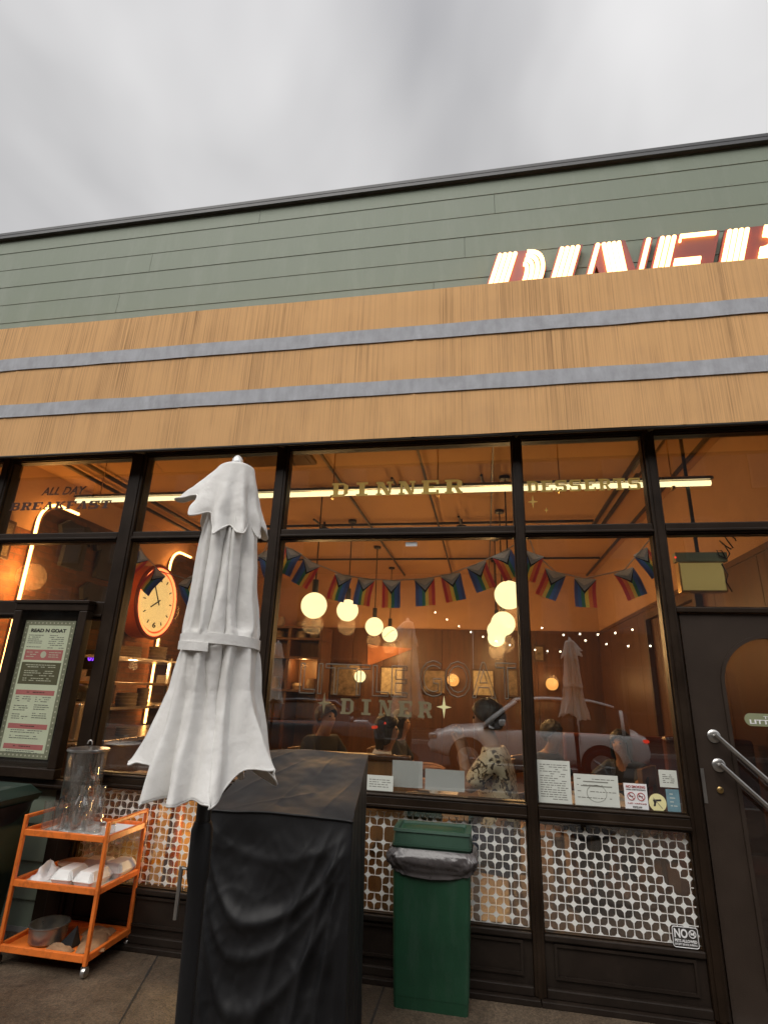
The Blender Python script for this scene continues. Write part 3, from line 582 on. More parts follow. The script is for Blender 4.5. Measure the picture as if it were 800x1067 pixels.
# base panels with raised moulding
for b in 'cde':
    x0, x1 = bays[b]; mb = MB(); mb.box((x0, -0.03, 0.03), (x1, 0.06, 0.312))
    mb.box((x0 - (.0318 if b != 'c' else .0), -0.085, 0.0), (x1 + (.030 if b == 'd' else .044 if b == 'c' else .0), 0.05, 0.0295), bev=.004); mb.box((x0, -0.055, 0.0297), (x1, -0.0302, 0.075), bev=0.006)
    mb.box((x0, -0.05, 0.286), (x1, -0.0302, 0.318), bev=0.006)
    a, c, e_, g = x0 + .05, x1 - .05, 0.115, 0.262
    for q in (((a, -.042, e_), (c, -.0302, e_ + .014)), ((a, -.042, g), (c, -.0302, g + .014)), ((a, -.042, e_ + .0142), (a + .014, -.0302, g - .0002)), ((c - .014, -.042, e_ + .0142), (c, -.0302, g - .0002))): mb.box(*q)
    part(mb, 'base_panel', M['panel'])
# glass panes: each with its own rubbed frame
def window(b, z0, z1, gm='glass'):
    x0, x1 = bays[b]; mb = MB(); w = 0.006
    mb.box((x0, -.03, z0), (x1, .03, z0 + w)); mb.box((x0, -.03, z1 - w), (x1, .03, z1)); mb.box((x0, -.03, z0 + w + .0002), (x0 + w, .03, z1 - w - .0002)); mb.box((x1 - w, -.03, z0 + w + .0002), (x1, .03, z1 - w - .0002))
    wf = part(mb, 'window', M['frame'])
    mb = MB(); mb.box((x0 + w, -.003, z0 + w), (x1 - w, .003, z1 - w)); mb.build('pane', M[gm], wf)
    return wf
for b in 'abcdef': window(b, 2.6685, 3.3145)
for b in 'abf': window(b, 2.1205, 2.5965)
for b in 'ab': window(b, 0.9005, 1.9945)
main = {b: window(b, 0.957, 2.5965) for b in 'cde'}
low = {b: window(b, 0.3185, 0.8715) for b in 'cde'}
# star film on the low panes
def star_film(b, skip=(), row0=0.0):
    x0, x1 = bays[b]; x0 += .008; x1 -= .008; z0, z1 = 0.328, 0.848; s_ = 0.0885; mb = MB(); p_ = 0.42
    def clipv(v, lo, hi): return max(lo, min(hi, v))
    nx = int((x1 - x0) / s_) + 3; nz = int((z1 - z0) / s_) + 3
    lat = [(x0 + (i + .5 * hf) * s_ + .03, z0 + (j + .5 * hf) * s_ + row0) for hf in (0, 1) for i in range(-1, nx) for j in range(-1, nz)]
    skip = [min(lat, key=lambda q: (q[0] - a) ** 2 + (q[1] - c) ** 2) for a, c in skip]
    for half in (0, 1):
        for i in range(-1, nx):
            for j in range(-1, nz):
                cx_, cz_ = x0 + (i + .5 * half) * s_ + .03, z0 + (j + .5 * half) * s_ + row0
                if any(abs(cx_ - a) < .01 and abs(cz_ - c) < .01 for a, c in skip): continue
                if cx_ < x0 - .03 or cx_ > x1 + .03 or cz_ < z0 - .03 or cz_ > z1 + .03: continue
                A = 0.0428; pts = []
                for q in range(4):
                    for t in range(5):
                        a = PI / 2 * t / 5; c, s2 = math.cos(a) ** (2 / p_), math.sin(a) ** (2 / p_)
                        c = max(c, .045) if t else 1; s2 = max(s2, .045) if t else 0.0
                        u, v = ((c, s2), (-s2, c), (-c, -s2), (s2, -c))[q]
                        if t == 0:
                            tipw = .045; per = ((u, v - tipw), (u, v + tipw)) if q % 2 == 0 else ((u + tipw if q == 1 else u - tipw, v), (u - tipw if q == 1 else u + tipw, v))
                            if q == 2: per = per[::-1]
                            for uu, vv in per: pts.append((clipv(cx_ + uu * A, x0, x1), clipv(cz_ + vv * A, z0, z1)))
                        else: pts.append((clipv(cx_ + u * A, x0, x1), clipv(cz_ + v * A, z0, z1)))
                q_ = [pts[0]]
                for p in pts[1:]:
                    if (p[0] - q_[-1][0]) ** 2 + (p[1] - q_[-1][1]) ** 2 > 1e-9: q_.append(p)
                if len(q_) > 4 and max(p[0] for p in q_) - min(p[0] for p in q_) > .004 and max(p[1] for p in q_) - min(p[1] for p in q_) > .004:
                    mb.plane_y(q_, -0.0052, -0.0042)
    return mb.build('star_film', M['film'], low[b])
star_film('c', row0=.02); star_film('d', skip=[(-0.68, .45), (-.68, .74), (-.60, .74)]); star_film('e', skip=[at(692, 905, 0).xz, at(703, 920, 0).xz, at(705, 924, 0).xz, at(592, 876, 0).xz, at(625, 878, 0).xz])

# door
door = MB()
dx0, dx1, dz1 = 1.205, 2.16, 2.085; ax0, ax1 = 1.405, 1.955
arch = [(ax0, 0.20), (ax1, 0.20)]
cxd, rad = (ax0 + ax1) / 2, (ax1 - ax0) / 2; ztop = 1.665
arch += [(cxd + rad * math.cos(PI * i / 24), ztop + rad * math.sin(PI * i / 24)) for i in range(25)]
def ring_prism(mb, outer, inner, y0, y1):
    tmp = bmesh.new()
    def loop(poly, y): return [tmp.verts.new((u, y, v)) for u, v in poly]
    eo = loop(outer, y0); ei = loop(inner, y0)
    ed = [tmp.edges.new((q[i], q[(i + 1) % len(q)])) for q in (eo, ei) for i in range(len(q))]
    bmesh.ops.triangle_fill(tmp, use_beauty=True, edges=ed)
    fs = list(tmp.faces); r_ = bmesh.ops.extrude_face_region(tmp, geom=fs)
    for v in [g for g in r_['geom'] if isinstance(g, bmesh.types.BMVert)]: v.co.y = y1
    tmp.verts.index_update(); mb._faces([v.co.copy() for v in tmp.verts], [[v.index for v in f.verts] for f in tmp.faces]); tmp.free()
ring_prism(door, [(dx0, 0.012), (dx1, 0.012), (dx1, dz1), (dx0, dz1)], arch, -0.02, 0.028)
dpart = part(door, 'door', M['door'])
mb = MB(); sc_ = 1.07
outer = [(cxd + (u - cxd) * 1.075, ztop + (v - ztop) * 1.075 if v > ztop else (v if v > .3 else v - .02)) for u, v in arch]
ring_prism(mb, outer, arch, -0.031, -0.0202); mb.build('arch_trim', M['door'], dpart)
mb = MB(); mb.plane_y([(cxd + (u - cxd) * .999, v) for u, v in arch], 0.001, 0.007); mb.build('pane', M['doorglass'], dpart)
# diagonal double pull bars
def pull(zc, xc):
    mb = MB(); a = Vector((xc, -0.085, zc)); b = a + Vector((0.62, 0, -0.60)); t = (b - a).normalized()
    mb.tube([a - t * 0.02, b + t * .02], 0.0135, 14)
    for p in (a, b):
        mb.tube([p + Vector((0, 0.004, 0)), (p.x, -0.033, p.z)], 0.013, 12)
        mb.lathe([(0.036, 0), (0.036, 0.006), (0.030, 0.011), (0.014, 0.0125)], (p.x, -0.0205, p.z), 24, Matrix.Rotation(PI / 2, 4, 'X'))
    return mb.build('pull_bar', M['steel'], dpart, smooth='auto')
pull(1.376, 1.304); pull(1.222, 1.308)
mb = MB(); mb.lathe([(0.017, 0), (0.017, .009), (.010, .013)], (1.296, -0.0205, 1.093), 20, Matrix.Rotation(PI / 2, 4, 'X')); mb.build('lock', M['brass'], dpart, smooth='auto')
mb = MB(); mb.box((1.207, -0.0225, 1.02), (1.225, -0.0202, 1.20)); mb.build('strike_plate', M['steel'], dpart)
pl = MB(); pts = [(1.525 + .035 * math.cos(a), 1.475 + .035 * math.sin(a)) for a in [PI / 2 + PI * i / 10 for i in range(11)]] + [(1.835 + .035 * math.cos(a), 1.475 + .035 * math.sin(a)) for a in [-PI / 2 + PI * i / 10 for i in range(11)]]
pl.plane_y(pts, -0.004, 0.0005); dp = pl.build('name_plate', M['plate'], dpart)
textobj('lettering', 'THE', (1.59, 1.66, 1.482, 1.496), -0.0045, M['paperwhite'], dp, bold=.02); textobj('lettering', 'LITTLE GOAT', (1.515, 1.83, 1.452, 1.476), -0.0045, M['paperwhite'], dp, bold=.03)
mb = MB(); mb.box((1.184, -0.045, 2.09), (2.3, 0.06, 2.12), bev=.004); mb.box((2.17, -0.045, 0), (2.3, .06, 2.0895)); mb.box((1.1835, -.02, 0.0), (1.198, .06, 2.0895)); part(mb, 'door_frame', M['frame'])
mb = MB(); mb.box((1.19, -0.1, 0.0), (2.3, 0.08, 0.010)); part(mb, 'threshold', M['steel'])

# interior shell
mb = MB(); mb.box((-5.25, 0.08, -0.02), (2.35, 7.65, 0.006)); part(mb, 'interior_floor', M['floor'])
mb = MB(); mb.box((-5.25, 0.06, 3.9), (2.35, 7.65, 4.0)); part(mb, 'interior_ceiling', M['ceiling'])
mb = MB(); mb.box((-5.25, 0.26, 3.5), (2.35, 0.30, 3.9)); part(mb, 'interior_soffit', M['ceiling'])
mb = MB(); mb.box((-5.1, 7.5, 2.752), (2.2, 7.65, 3.899)); part(mb, 'back_wall', M['plaster'])
mb = MB(); x = -5.1
while x < 2.2: mb.box((x + .003, 7.47, .006), (min(x + .61, 2.2) - .003, 7.65, 2.75)); x += .61
part(mb, 'back_wood_panel', M['wood'])
mb = MB(); mb.box((2.2, 0.07, 2.752), (2.35, 7.65, 3.899)); part(mb, 'side_wall', M['plaster'])
mb = MB(); y = 0.07
while y < 7.5: mb.box((2.17, y + .004, .006), (2.35, min(y + .92, 7.5) - .004, 2.75)); y += .92
mb.box((2.155, .07, 2.70), (2.1698, 7.46, 2.75)); part(mb, 'side_wood_panel', M['wood'])
mb = MB(); mb.box((-5.25, 0.07, 3.152), (-5.1, 7.65, 3.899)); part(mb, 'kitchen_wall', M['plaster'])
mb = MB(); mb.box((-5.25, 0.07, 0.006), (-5.1, 7.65, 3.15)); part(mb, 'kitchen_brick', M['brick'])
# ceiling tracks (dark rails) and cross rods
for n_, x0, y0, x1, y1, w in (('r', 1.52, .3, 1.56, 4.2, 0), ('r', 1.64, .3, 1.68, 4.2, 0), ('r', 2.02, .3, 2.05, 7.4, 0), ('r', -1.62, .3, -1.60, 7.4, 0), ('r', -4.62, .3, -4.58, 6, 0), ('r', -4.36, .3, -4.32, 6, 0), ('c', -4.3, 2.25, 1.5, 2.28, 0), ('c', -4.3, 3.70, 1.5, 3.73, 0), ('c', -4.3, 4.55, 1.5, 4.58, 0), ('c', -4.3, 5.9, 2.0, 5.93, 0), ('r', -0.62, .3, -.60, 7.4, 0), ('r', .12, .3, .135, 7.4, 0)):
    mb = MB(); mb.box((x0, y0, 3.83), (x1, y1, 3.862)); part(mb, 'ceiling_rail', M['black'])
for x, y in ((-0.95, 2.26), (-0.28, 3.71), (0.03, 2.26), (-2.3, 3.71)):
    mb = MB(); mb.tube([(x, y, 3.899), (x, y, 3.79)], .018, 10); mb.tube([(x - .02, y - .45, 3.80), (x, y, 3.81)], .016, 8); mb.lathe([(.02, 0), (.07, .02), (.07, .035), (.03, .05)], (x, y, 3.765), 16); part(mb, 'sprinkler', M['black'], smooth='auto')
mb = MB(); mb.box((1.57, 0.4, 3.80), (1.63, 1.9, 3.862)); part(mb, 'track_light', M['chrome'])
mb = MB(); mb.box((-2.55, 0.6, 3.86), (-1.75, 1.5, 3.898)); mb.box((-2.5, .65, 3.85), (-1.8, 1.45, 3.8598)); part(mb, 'ceiling_vent', M['wooddark'])
mb = MB(); mb.box((2.1, 2.2, 1.05), (2.168, 2.28, 2.55)); mb.box((2.1, 4.0, 1.05), (2.168, 4.08, 2.55)); mb.box((2.1, 2.2005, 2.551), (2.168, 4.08, 2.62)); part(mb, 'panel_moulding', M['wooddark'])

# ================================================================ AWNING
AY = -0.25; AZ0, AZ1 = 3.276, 4.54
aw = thing('awning', 'long flat faced tan canvas awning with two grey bands and rain streaks over the windows', 'awning', (-1, AY, AZ0))
SEAMS = [at(p, q, AY).x for p, q in ((20, 385), (193, 390), (432, 370), (700, 360))] + [-6.3, -5.0, 3.2]
def aw_y(x, z):
    y = AY + 0.010 * noise.noise(Vector((x * .9, z * 1.1, 3))) + 0.004 * noise.noise(Vector((x * 3, z * 2, 8)))
    for s_ in SEAMS: y -= 0.004 * math.exp(-((x - s_) / 0.012) ** 2)
    return y
xs = sorted(set([-6.5 + i * 0.12 for i in range(84)] + [s_ + k * .006 for s_ in SEAMS for k in range(-4, 5)]))
mb = MB(); zs = [AZ0 + (AZ1 - AZ0) * i / 14 for i in range(15)]
mb.grid(len(xs), 15, lambda u, v: Vector((xs[round(u * (len(xs) - 1))], aw_y(xs[round(u * (len(xs) - 1))], AZ0 + (AZ1 - AZ0) * v), AZ0 + (AZ1 - AZ0) * v + 0.004 * math.sin(xs[round(u * (len(xs) - 1))] * 2.3) * (1 if v == 1 else 0))))
mb.grid(len(xs), 2, lambda u, v: Vector((xs[round(u * (len(xs) - 1))], aw_y(xs[round(u * (len(xs) - 1))], AZ1) + v * (0.22 + 0.0), AZ1 + .0035 * math.sin(xs[round(u * (len(xs) - 1))] * 2.3) + v * 0.05)))
for xe in (-6.5, 3.46): mb._faces([Vector((xe, AY, AZ0)), Vector((xe, -0.03, AZ0)), Vector((xe, -.03, AZ1 + .05)), Vector((xe, AY, AZ1))], [(0, 1, 2, 3)])
ac = mb.build('canvas', M['awning'], aw, fix=False)
sd = ac.modifiers.new('thickness', 'SOLIDIFY'); sd.thickness = 0.003; sd.offset = 0
for z0, z1 in ((4.085, 4.205), (3.627, 3.745)):
    mb = MB(); xb = [-6.5 + i * 0.06 for i in range(167)]
    mb.grid(len(xb), 3, lambda u, v: Vector((xb[round(u * 166)], aw_y(xb[round(u * 166)], z0 + (z1 - z0) * v) - .010 - .002 * noise.noise(Vector((xb[round(u * 166)] * 6, v * 3, z0))), z0 + (z1 - z0) * v + .004 * noise.noise(Vector((xb[round(u * 166)] * 2.5, v, z0))))))
    bd = mb.build('band', M['band'], aw, fix=False); sd = bd.modifiers.new('thickness', 'SOLIDIFY'); sd.thickness = 0.003; sd.offset = 0
mb = MB(); mb.tube([(-6.5, AY + .012, AZ0 - .004), (3.46, AY + .012, AZ0 - .004)], 0.013, 10)
for x in (-6.4, -4.6, -2.7, -1.5, .26, 1.15, 3.3): mb.tube([(x, AY + .012, AZ0), (x, -0.055, AZ0 + .06)], .01, 8); 
part(mb, 'awning_frame', M['awnframe'], aw)

# ================================================================ LIT SIGN ON THE SIDING
sg = thing('lit_sign', 'glowing slanted DINER letters of orange white tubes standing behind the awning top', 'sign', (1.2, -0.06, 4.45))
SL = 0.30; SZ0, SZ1 = 4.45, 5.0
def sgp(u, v): return (u + SL * v, SZ0 + v)   # v in metres above the letter foot
def letter(outline, tubes):
    mb = MB(); mb.plane_y([sgp(u, v) for u, v in outline], -0.062, -0.026); lt = mb.build('letter', M['neonred'], sg)
    for line in tubes:
        t_ = MB(); pts = [Vector((sgp(u, v)[0], -0.078, sgp(u, v)[1])) for u, v in line]; t_.tube(pts, 0.0165, 12); t_.build('tube', M['neontube'], lt, smooth=True)
    return lt
def stem(x0, n=4, w=0.040, h0=.03, h1=.52): return [[(x0 + .022 + i * w, h0), (x0 + .022 + i * w, h1)] for i in range(n)]
H_ = SZ1 - SZ0
def curve(fn, n=14): return [fn(i / n) for i in range(n + 1)]
def shp(x, w): return [(x, 0), (x + w, 0), (x + w, H_), (x, H_)]
# D
X = 0.02
dt = stem(X, 4)
for k in range(4):
    rx = 0.17 - k * .040; ry = 0.245 - k * .040
    dt.append(curve(lambda t: (X + .235 + max(rx, .02) * math.sin(PI * t) ** .8, .275 + max(ry, .03) * math.cos(PI * t))))
letter([(X - .012, 0), (X + .25, 0), (X + .38, .09), (X + .425, .2), (X + .425, .36), (X + .38, .46), (X + .25, H_), (X - .012, H_)], dt)
# I
X = 0.505; letter(shp(X - .01, .185), stem(X, 4, .040))
# N
X = 0.775; nt_ = stem(X, 1) + stem(X + .375, 1)
for k in range(4): nt_.append([(X + .065 + k * .037, .52), (X + .215 + k * .037 + .03, .03)])
lt = letter([(X - .01, 0), (X + .055, 0), (X + .055, .33), (X + .22, 0), (X + .43, 0), (X + .43, H_), (X + .36, H_), (X + .36, .25), (X + .22, H_), (X - .01, H_)], nt_)
# E
X = 1.25; et = stem(X, 3, .042) + [[(X + .15, .515), (X + .40, .515)], [(X + .15, .475), (X + .16, .475)], [(X + .15, .29), (X + .33, .29)], [(X + .15, .255), (X + .33, .255)], [(X + .15, .035), (X + .40, .035)], [(X + .15, .075), (X + .40, .075)]]
letter(shp(X - .01, .44), et)
# R
X = 1.725; rt = stem(X, 4)
for k in range(3):
    rx = .15 - k * .040; ry = .135 - k * .036
    rt.append(curve(lambda t: (X + .26 + max(rx, .02) * math.sin(PI * t) ** .8, .385 + ry * math.cos(PI * t))))
for k in range(3): rt.append([(X + .22 + k * .042, .22), (X + .30 + k * .042, .03)])
letter([(X - .01, 0), (X + .43, 0), (X + .38, .22), (X + .43, .3), (X + .43, .47), (X + .33, H_), (X - .01, H_)], rt)

# ================================================================ LETTERING AND NOTICES ON THE GLASS
GY = -0.0046   # outer face of the panes
def sign_from(objs, name, label, cat, group=None):
    """several letterings become one sign: an empty at its foot with the pieces as parts"""
    return None
t = thing('window_lettering', 'dark painted ALL DAY BREAKFAST lettering on the upper left pane', 'lettering', (-3.45, GY, 2.88))
textobj('script_line', 'ALL DAY', (-3.64, -3.22, 3.015, 3.085), GY, M['maroon'], t, bold=0.01, shear=.3)
slab_text('BREAKFAST', -3.915, -2.97, 2.885, 2.955, GY, M['maroon'], t, slant=.12)
t = thing('window_lettering', 'gold DINNER lettering crossing the lit tube on the wide upper pane', 'lettering', (-.62, GY, 2.94))
slab_text('DINNER', -1.108, -.13, 2.932, 3.04, GY, M['gold'], t, gap=.35)
t = thing('window_lettering', 'gold DESSERTS lettering with two small sparkles on the narrow upper pane', 'lettering', (.7, GY, 2.92))
slab_text('DESSERTS', .322, 1.075, 2.925, 3.01, GY, M['gold'], t, gap=.25)
mb = MB(); sparkle(mb, .358, 2.854, .05, GY); sparkle(mb, .445, 2.79, .022, GY); mb.build('sparkle', M['gold'], t)
t = thing('window_lettering', 'pale outlined LITTLE GOAT above gold DINER between two sparkles on the big pane', 'lettering', (-.55, GY, 1.40))
textobj('outline_line', 'LITTLE', (-1.24, -.50, 1.52, 1.72), GY - .002, M['lineprint'], t, outline=.012)
textobj('outline_line', 'GOAT', (-.42, .20, 1.53, 1.76), GY - .002, M['lineprint'], t, outline=.012)
slab_text('DINER', -.945, -.34, 1.402, 1.50, GY, M['goldpale'], t, gap=.45)
mb = MB(); sparkle(mb, -1.06, 1.465, .07, GY); mb.build('sparkle', M['goldpale'], t)
mb = MB(); sparkle(mb, -.262, 1.472, .07, GY); mb.build('sparkle', M['yellow'], t)

def notice(name, label, cat, x0, x1, z0, z1, m_, lines=0, seed=1, rot=0.0, y=-0.0058, ink='inkgrey', head=None):
    """sheet taped to the inner face of the glass, print facing out"""
    c = Vector(((x0 + x1) / 2, y, z0)); t = thing(name, label, cat, c)
    mb = MB(); mb.box((x0, y, z0), (x1, y + .0012, z1)); mb.build('sheet', M[m_], t)
    rnd = random.Random(seed); mb = MB(); yl = y - .0004
    zt = z1 - .025
    if head: textobj('heading', head, (x0 + .02, x1 - .02, z1 - .028, z1 - .014), yl, M['ink'], t); zt = z1 - .045
    if lines:
        step = (zt - z0 - .015) / lines
        for i in range(lines):
            z = zt - i * step; x = x0 + .018
            while x < x1 - .03:
                w = rnd.uniform(.008, .03); w = min(w, x1 - .016 - x)
                if rnd.random() < .86: mb.box((x, yl, z - .0022), (x + w, yl + .0003, z + .0022))
                x += w + .005
        mb.build('print', M[ink], t)
    t.rotation_euler = (0, rot, 0); return t
notice('paper_notice', 'tall pale paper notice with rows of print taped next to the mullion', 'notice', .296, .490, .957, 1.195, 'paper', 16, 3)
n2 = notice('certificate', 'wide pale framed certificate taped in the middle of the narrow window', 'notice', .507, .756, .957, 1.13, 'paper', 4, 5)
mb = MB(); mb.tube([(.632 + .055 * math.cos(a), -.0064, 1.03 + .045 * math.sin(a)) for a in [2 * PI * i / 28 for i in range(28)]], .0012, 4, closed=True); mb.box((.545, -.0064, 1.065), (.72, -.0060, 1.071)); mb.box((.56, -.0064, 1.088), (.70, -.0060, 1.094)); mb.build('seal', M['inkgrey'], n2)
t = thing('no_smoking_sign', 'white no smoking notice with two red barred circles beside the certificate', 'sign', (.847, -.0058, .957))
mb = MB(); mb.box((.785, -.0058, .957), (.911, -.0046, 1.096)); mb.build('sheet', M['paperwhite'], t)
textobj('heading', 'NO SMOKING', (.797, .902, 1.072, 1.086), -.0062, M['signink'], t, bold=.02); textobj('print', 'WITHIN 15 FEET OF ENTRANCE', (.797, .902, 1.060, 1.067), -.0062, M['ink'], t)
textobj('print', 'NO VAPING', (.80, .90, .988, .995), -.0062, M['signink'], t); textobj('print', 'STATE LAW', (.825, .875, .968, .978), -.0062, M['ink'], t, bold=.02)
for cx_ in (.822, .875):
    mb = MB(); c = 1.028; mb.tube([(cx_ + .020 * math.cos(a), -.0064, c + .020 * math.sin(a)) for a in [2 * PI * i / 24 for i in range(24)]], .0022, 6, closed=True); mb.tube([(cx_ - .014, -.0066, c + .014), (cx_ + .014, -.0066, c - .014)], .0020, 6); mb.build('barred_circle', M['signink'], t)
    mb = MB(); mb.box((cx_ - .013, -.0062, c - .002), (cx_ + .011, -.0059, c + .003)); mb.build('pictogram', M['ink'], t)
t = thing('no_guns_sign', 'round pale yellow sticker with a black pistol and a slash low in the window', 'sign', (.962, -.0058, .957))
mb = MB(); mb.lathe([(.047, 0), (.047, .0012)], (.962, -.0046, 1.003), 32, Matrix.Rotation(PI / 2, 4, 'X')); mb.build('disc', M['yellow'], t)
mb = MB(); mb.plane_y([(.937, 1.018), (.982, 1.022), (.982, 1.012), (.958, 1.010), (.953, 1.000), (.950, .985), (.938, .983), (.942, 1.000)], -.0064, .0044); mb.build('pistol', M['ink'], t)
mb = MB(); mb.tube([(.940, -.0068, 1.028), (.985, -.0068, .975)], .0014, 6); mb.build('slash', M['inkgrey'], t)
notice('paper_notice', 'small pale paper notice at the right edge of the window above a blue sticker', 'notice', .985, 1.082, 1.087, 1.178, 'paper', 5, 9)
notice('blue_sticker', 'pale blue rectangular sticker in the lower corner of the narrow window', 'sticker', 1.012, 1.082, .957, 1.078, 'blue', 4, 11, ink='paper')
notice('paper_notice', 'small square paper notice in the big window just beside the black cover', 'notice', -.748, -.578, .957, 1.05, 'paper', 4, 13)
notice('white_tag', 'tiny white tag stuck at the top of the big window', 'sticker', -.536, -.452, 2.54, 2.572, 'paperwhite', 0)
for lb, q, sd in (('plain white sheet in the big window beside the small printed notice', ((409, 792), (440, 822)), 21), ('plain white sheet in the big window next to the floral shirt', ((443, 801), (484, 826)), 22)):
    a_, b_ = at(*q[0], .03), at(*q[1], .03); notice('paper_sheet', lb, 'paper', a_.x, b_.x, max(.958, b_.z), a_.z, 'paperwhite', 0, sd, y=.03)
t = thing('no_pets_sign', 'white outlined NO PETS ALLOWED sticker at the bottom of the star film', 'sign', (1.02, GY, .322))
px0, px1, pz0, pz1 = .955, 1.085, .322, .418
rr = [(px1 - .012 + .012 * math.cos(a), pz1 - .012 + .012 * math.sin(a)) for a in [PI / 2 * i / 6 for i in range(7)]] + [(px0 + .012 + .012 * math.cos(a), pz1 - .012 + .012 * math.sin(a)) for a in [PI / 2 + PI / 2 * i / 6 for i in range(7)]] + [(px0 + .012 + .012 * math.cos(a), pz0 + .012 + .012 * math.sin(a)) for a in [PI + PI / 2 * i / 6 for i in range(7)]] + [(px1 - .012 + .012 * math.cos(a), pz0 + .012 + .012 * math.sin(a)) for a in [1.5 * PI + PI / 2 * i / 6 for i in range(7)]]
mb = MB(); mb.plane_y(rr, GY - .028, GY - .027); mb.build('backing', M['ink'], t)
mb = MB(); mb.tube([(u, GY - .029, v) for u, v in [(.5 * (px0 + px1) + (a - .5 * (px0 + px1)) * .96, .5 * (pz0 + pz1) + (b - .5 * (pz0 + pz1)) * .96) for a, b in rr]], .0020, 5, closed=True); mb.build('border', M['paperwhite'], t)
textobj('heading', 'NO', (.966, 1.032, .366, .408), GY - .0285, M['paperwhite'], t, bold=.03)
mb = MB(); mb.tube([(1.056 + .017 * math.cos(a), GY - .029, .387 + .017 * math.sin(a)) for a in [2 * PI * i / 22 for i in range(22)]], .0022, 6, closed=True); mb.box((1.046, GY - .0288, .382), (1.066, GY - .0282, .391)); mb.box((1.060, GY - .02885, .3912), (1.068, GY - .0282, .397)); mb.tube([(1.045, GY - .0295, .398), (1.068, GY - .0295, .376)], .0018, 6); mb.build('barred_dog', M['paperwhite'], t)
textobj('print', 'PETS ALLOWED', (.966, 1.075, .347, .360), GY - .0285, M['paperwhite'], t, bold=.03); textobj('print', 'EXCEPT SERVICE ANIMALS', (.966, 1.075, .333, .342), GY - .0285, M['paperwhite'], t, bold=.01)

# ================================================================ MENU CASE
mc = thing('menu_case', 'dark glazed menu case with a tall pale green menu sheet on the left window', 'menu case', (-3.13, -.09, .905))
cy0, cy1 = -0.13, -0.056; X0, X1, Z0, Z1 = -3.50, -2.878, .905, 2.105
mb = MB(); w = .066
mb.box((X0, cy0, Z0), (X1, cy1, Z0 + w), bev=.006); mb.box((X0, cy0, Z1 - w), (X1, cy1, Z1), bev=.006); mb.box((X0, cy0, Z0 + w), (X0 + w, cy1, Z1 - w), bev=.006); mb.box((X1 - w, cy0, Z0 + w), (X1, cy1, Z1 - w), bev=.006)
mb.box((X0 + w + .0005, cy0 + .06, Z0 + w + .0005), (X1 - w - .0005, cy1 - .001, Z1 - w - .0005))
mb.box((X0 - .01, cy0 - .012, Z1 - .012), (X1 + .01, cy1, Z1 + .012), bev=.004); mb.build('case_frame', M['frame'], mc)
mb = MB(); mb.box((X0 + w, cy0 + .012, Z0 + w), (X1 - w, cy0 + .017, Z1 - w)); mb.build('pane', M['caseglass'], mc)
a0, a1, b0, b1 = X0 + .077, X1 - .115, Z0 + .115, Z1 - .135; ys = cy0 + .05
mb = MB(); mb.box((a0, ys, b0), (a1, ys + .004, b1)); sh = mb.build('menu_sheet', M['sheetedge'], mc)
mb = MB(); mb.box((a0 + .036, ys - .0012, b0 + .036), (a1 - .036, ys - .0002, b1 - .036)); mb.build('paper', M['sheet'], sh)
mb = MB(); n = 13
for i in range(n): 
    for z in (b0 + .018, b1 - .018): mb.lathe([(.006, 0), (.006, .0006)], (a0 + .018 + (a1 - a0 - .036) * i / (n - 1), ys - .0002, z), 8, Matrix.Rotation(PI / 2, 4, 'X'))
n = 26
for i in range(1, n - 1):
    for x in (a0 + .018, a1 - .018): mb.lathe([(.006, 0), (.006, .0006)], (x, ys - .0002, b0 + .018 + (b1 - b0 - .036) * i / (n - 1)), 8, Matrix.Rotation(PI / 2, 4, 'X'))
mb.build('border_dots', M['cream'], sh)
u0, u1 = a0 + .055, a1 - .055; yt = ys - .0018; Hh = b1 - b0
def mz(f_): return b1 - f_ * Hh   # fraction from the sheet top
textobj('title', 'READ N GOAT', (u0 + .01, u1 - .01, mz(.092), mz(.064)), yt, M['ink'], sh, bold=.035)
def blk(z, x0, x1, h, m_, nm='panel'):
    mb = MB(); mb.box((x0, yt + .0003, z - h), (x1, yt + .0006, z)); return mb.build(nm, M[m_], sh)
blk(mz(.225), u0, u1, .075, 'pink'); blk(mz(.320), u0 - .005, u1 + .005, .155, 'olive'); blk(mz(.525), u0, u1, .034, 'pink'); blk(mz(.765), u0, u1, .034, 'pink'); blk(mz(.905), u0, u1, .034, 'pink')
rnd = random.Random(4)
def tiny(rows, m_, x0, x1, y=yt):
    mb = MB()
    for f_ in rows:
        z = mz(f_); x = x0
        while x < x1 - .02:
            w_ = rnd.uniform(.008, .028); 
            if rnd.random() < .85: mb.box((x, y - .0003, z - .0026), (min(x + w_, x1), y, z + .0026))
            x += w_ + .004
    mb.build('print', M[m_], sh)
xm = (u0 + u1) / 2
tiny([.115, .130, .145, .160, .175, .205], 'inkgrey', u0, xm - .02); tiny([.115, .130, .145, .160, .175, .19, .21], 'inkgrey', xm + .02, u1)
tiny([.245, .262, .278], 'cream', u0 + .015, xm - .045); tiny([.245, .262, .278], 'cream', xm + .045, u1 - .015)
tiny([.340, .355, .385, .400, .418, .44, .455], 'cream', u0 + .03, u1 - .03); tiny([.541], 'ink', u0 + .06, u1 - .06); tiny([.781], 'ink', u0 + .1, u1 - .1); tiny([.92], 'ink', u0 + .08, u1 - .08)
tiny([.575, .59, .605, .64, .655, .67, .70, .715, .73], 'inkgrey', u0 + .01, xm - .015); tiny([.575, .59, .605, .63, .645, .66, .69, .705, .72], 'inkgrey', xm + .015, u1 - .01); tiny([.81, .825, .85, .865, .95, .962], 'inkgrey', u0 + .03, u1 - .03)
mb = MB(); mb.lathe([(.024, 0), (.024, .0008)], (xm, yt, mz(.262)), 20, Matrix.Rotation(PI / 2, 4, 'X')); mb.build('round_badge', M['cream'], sh)

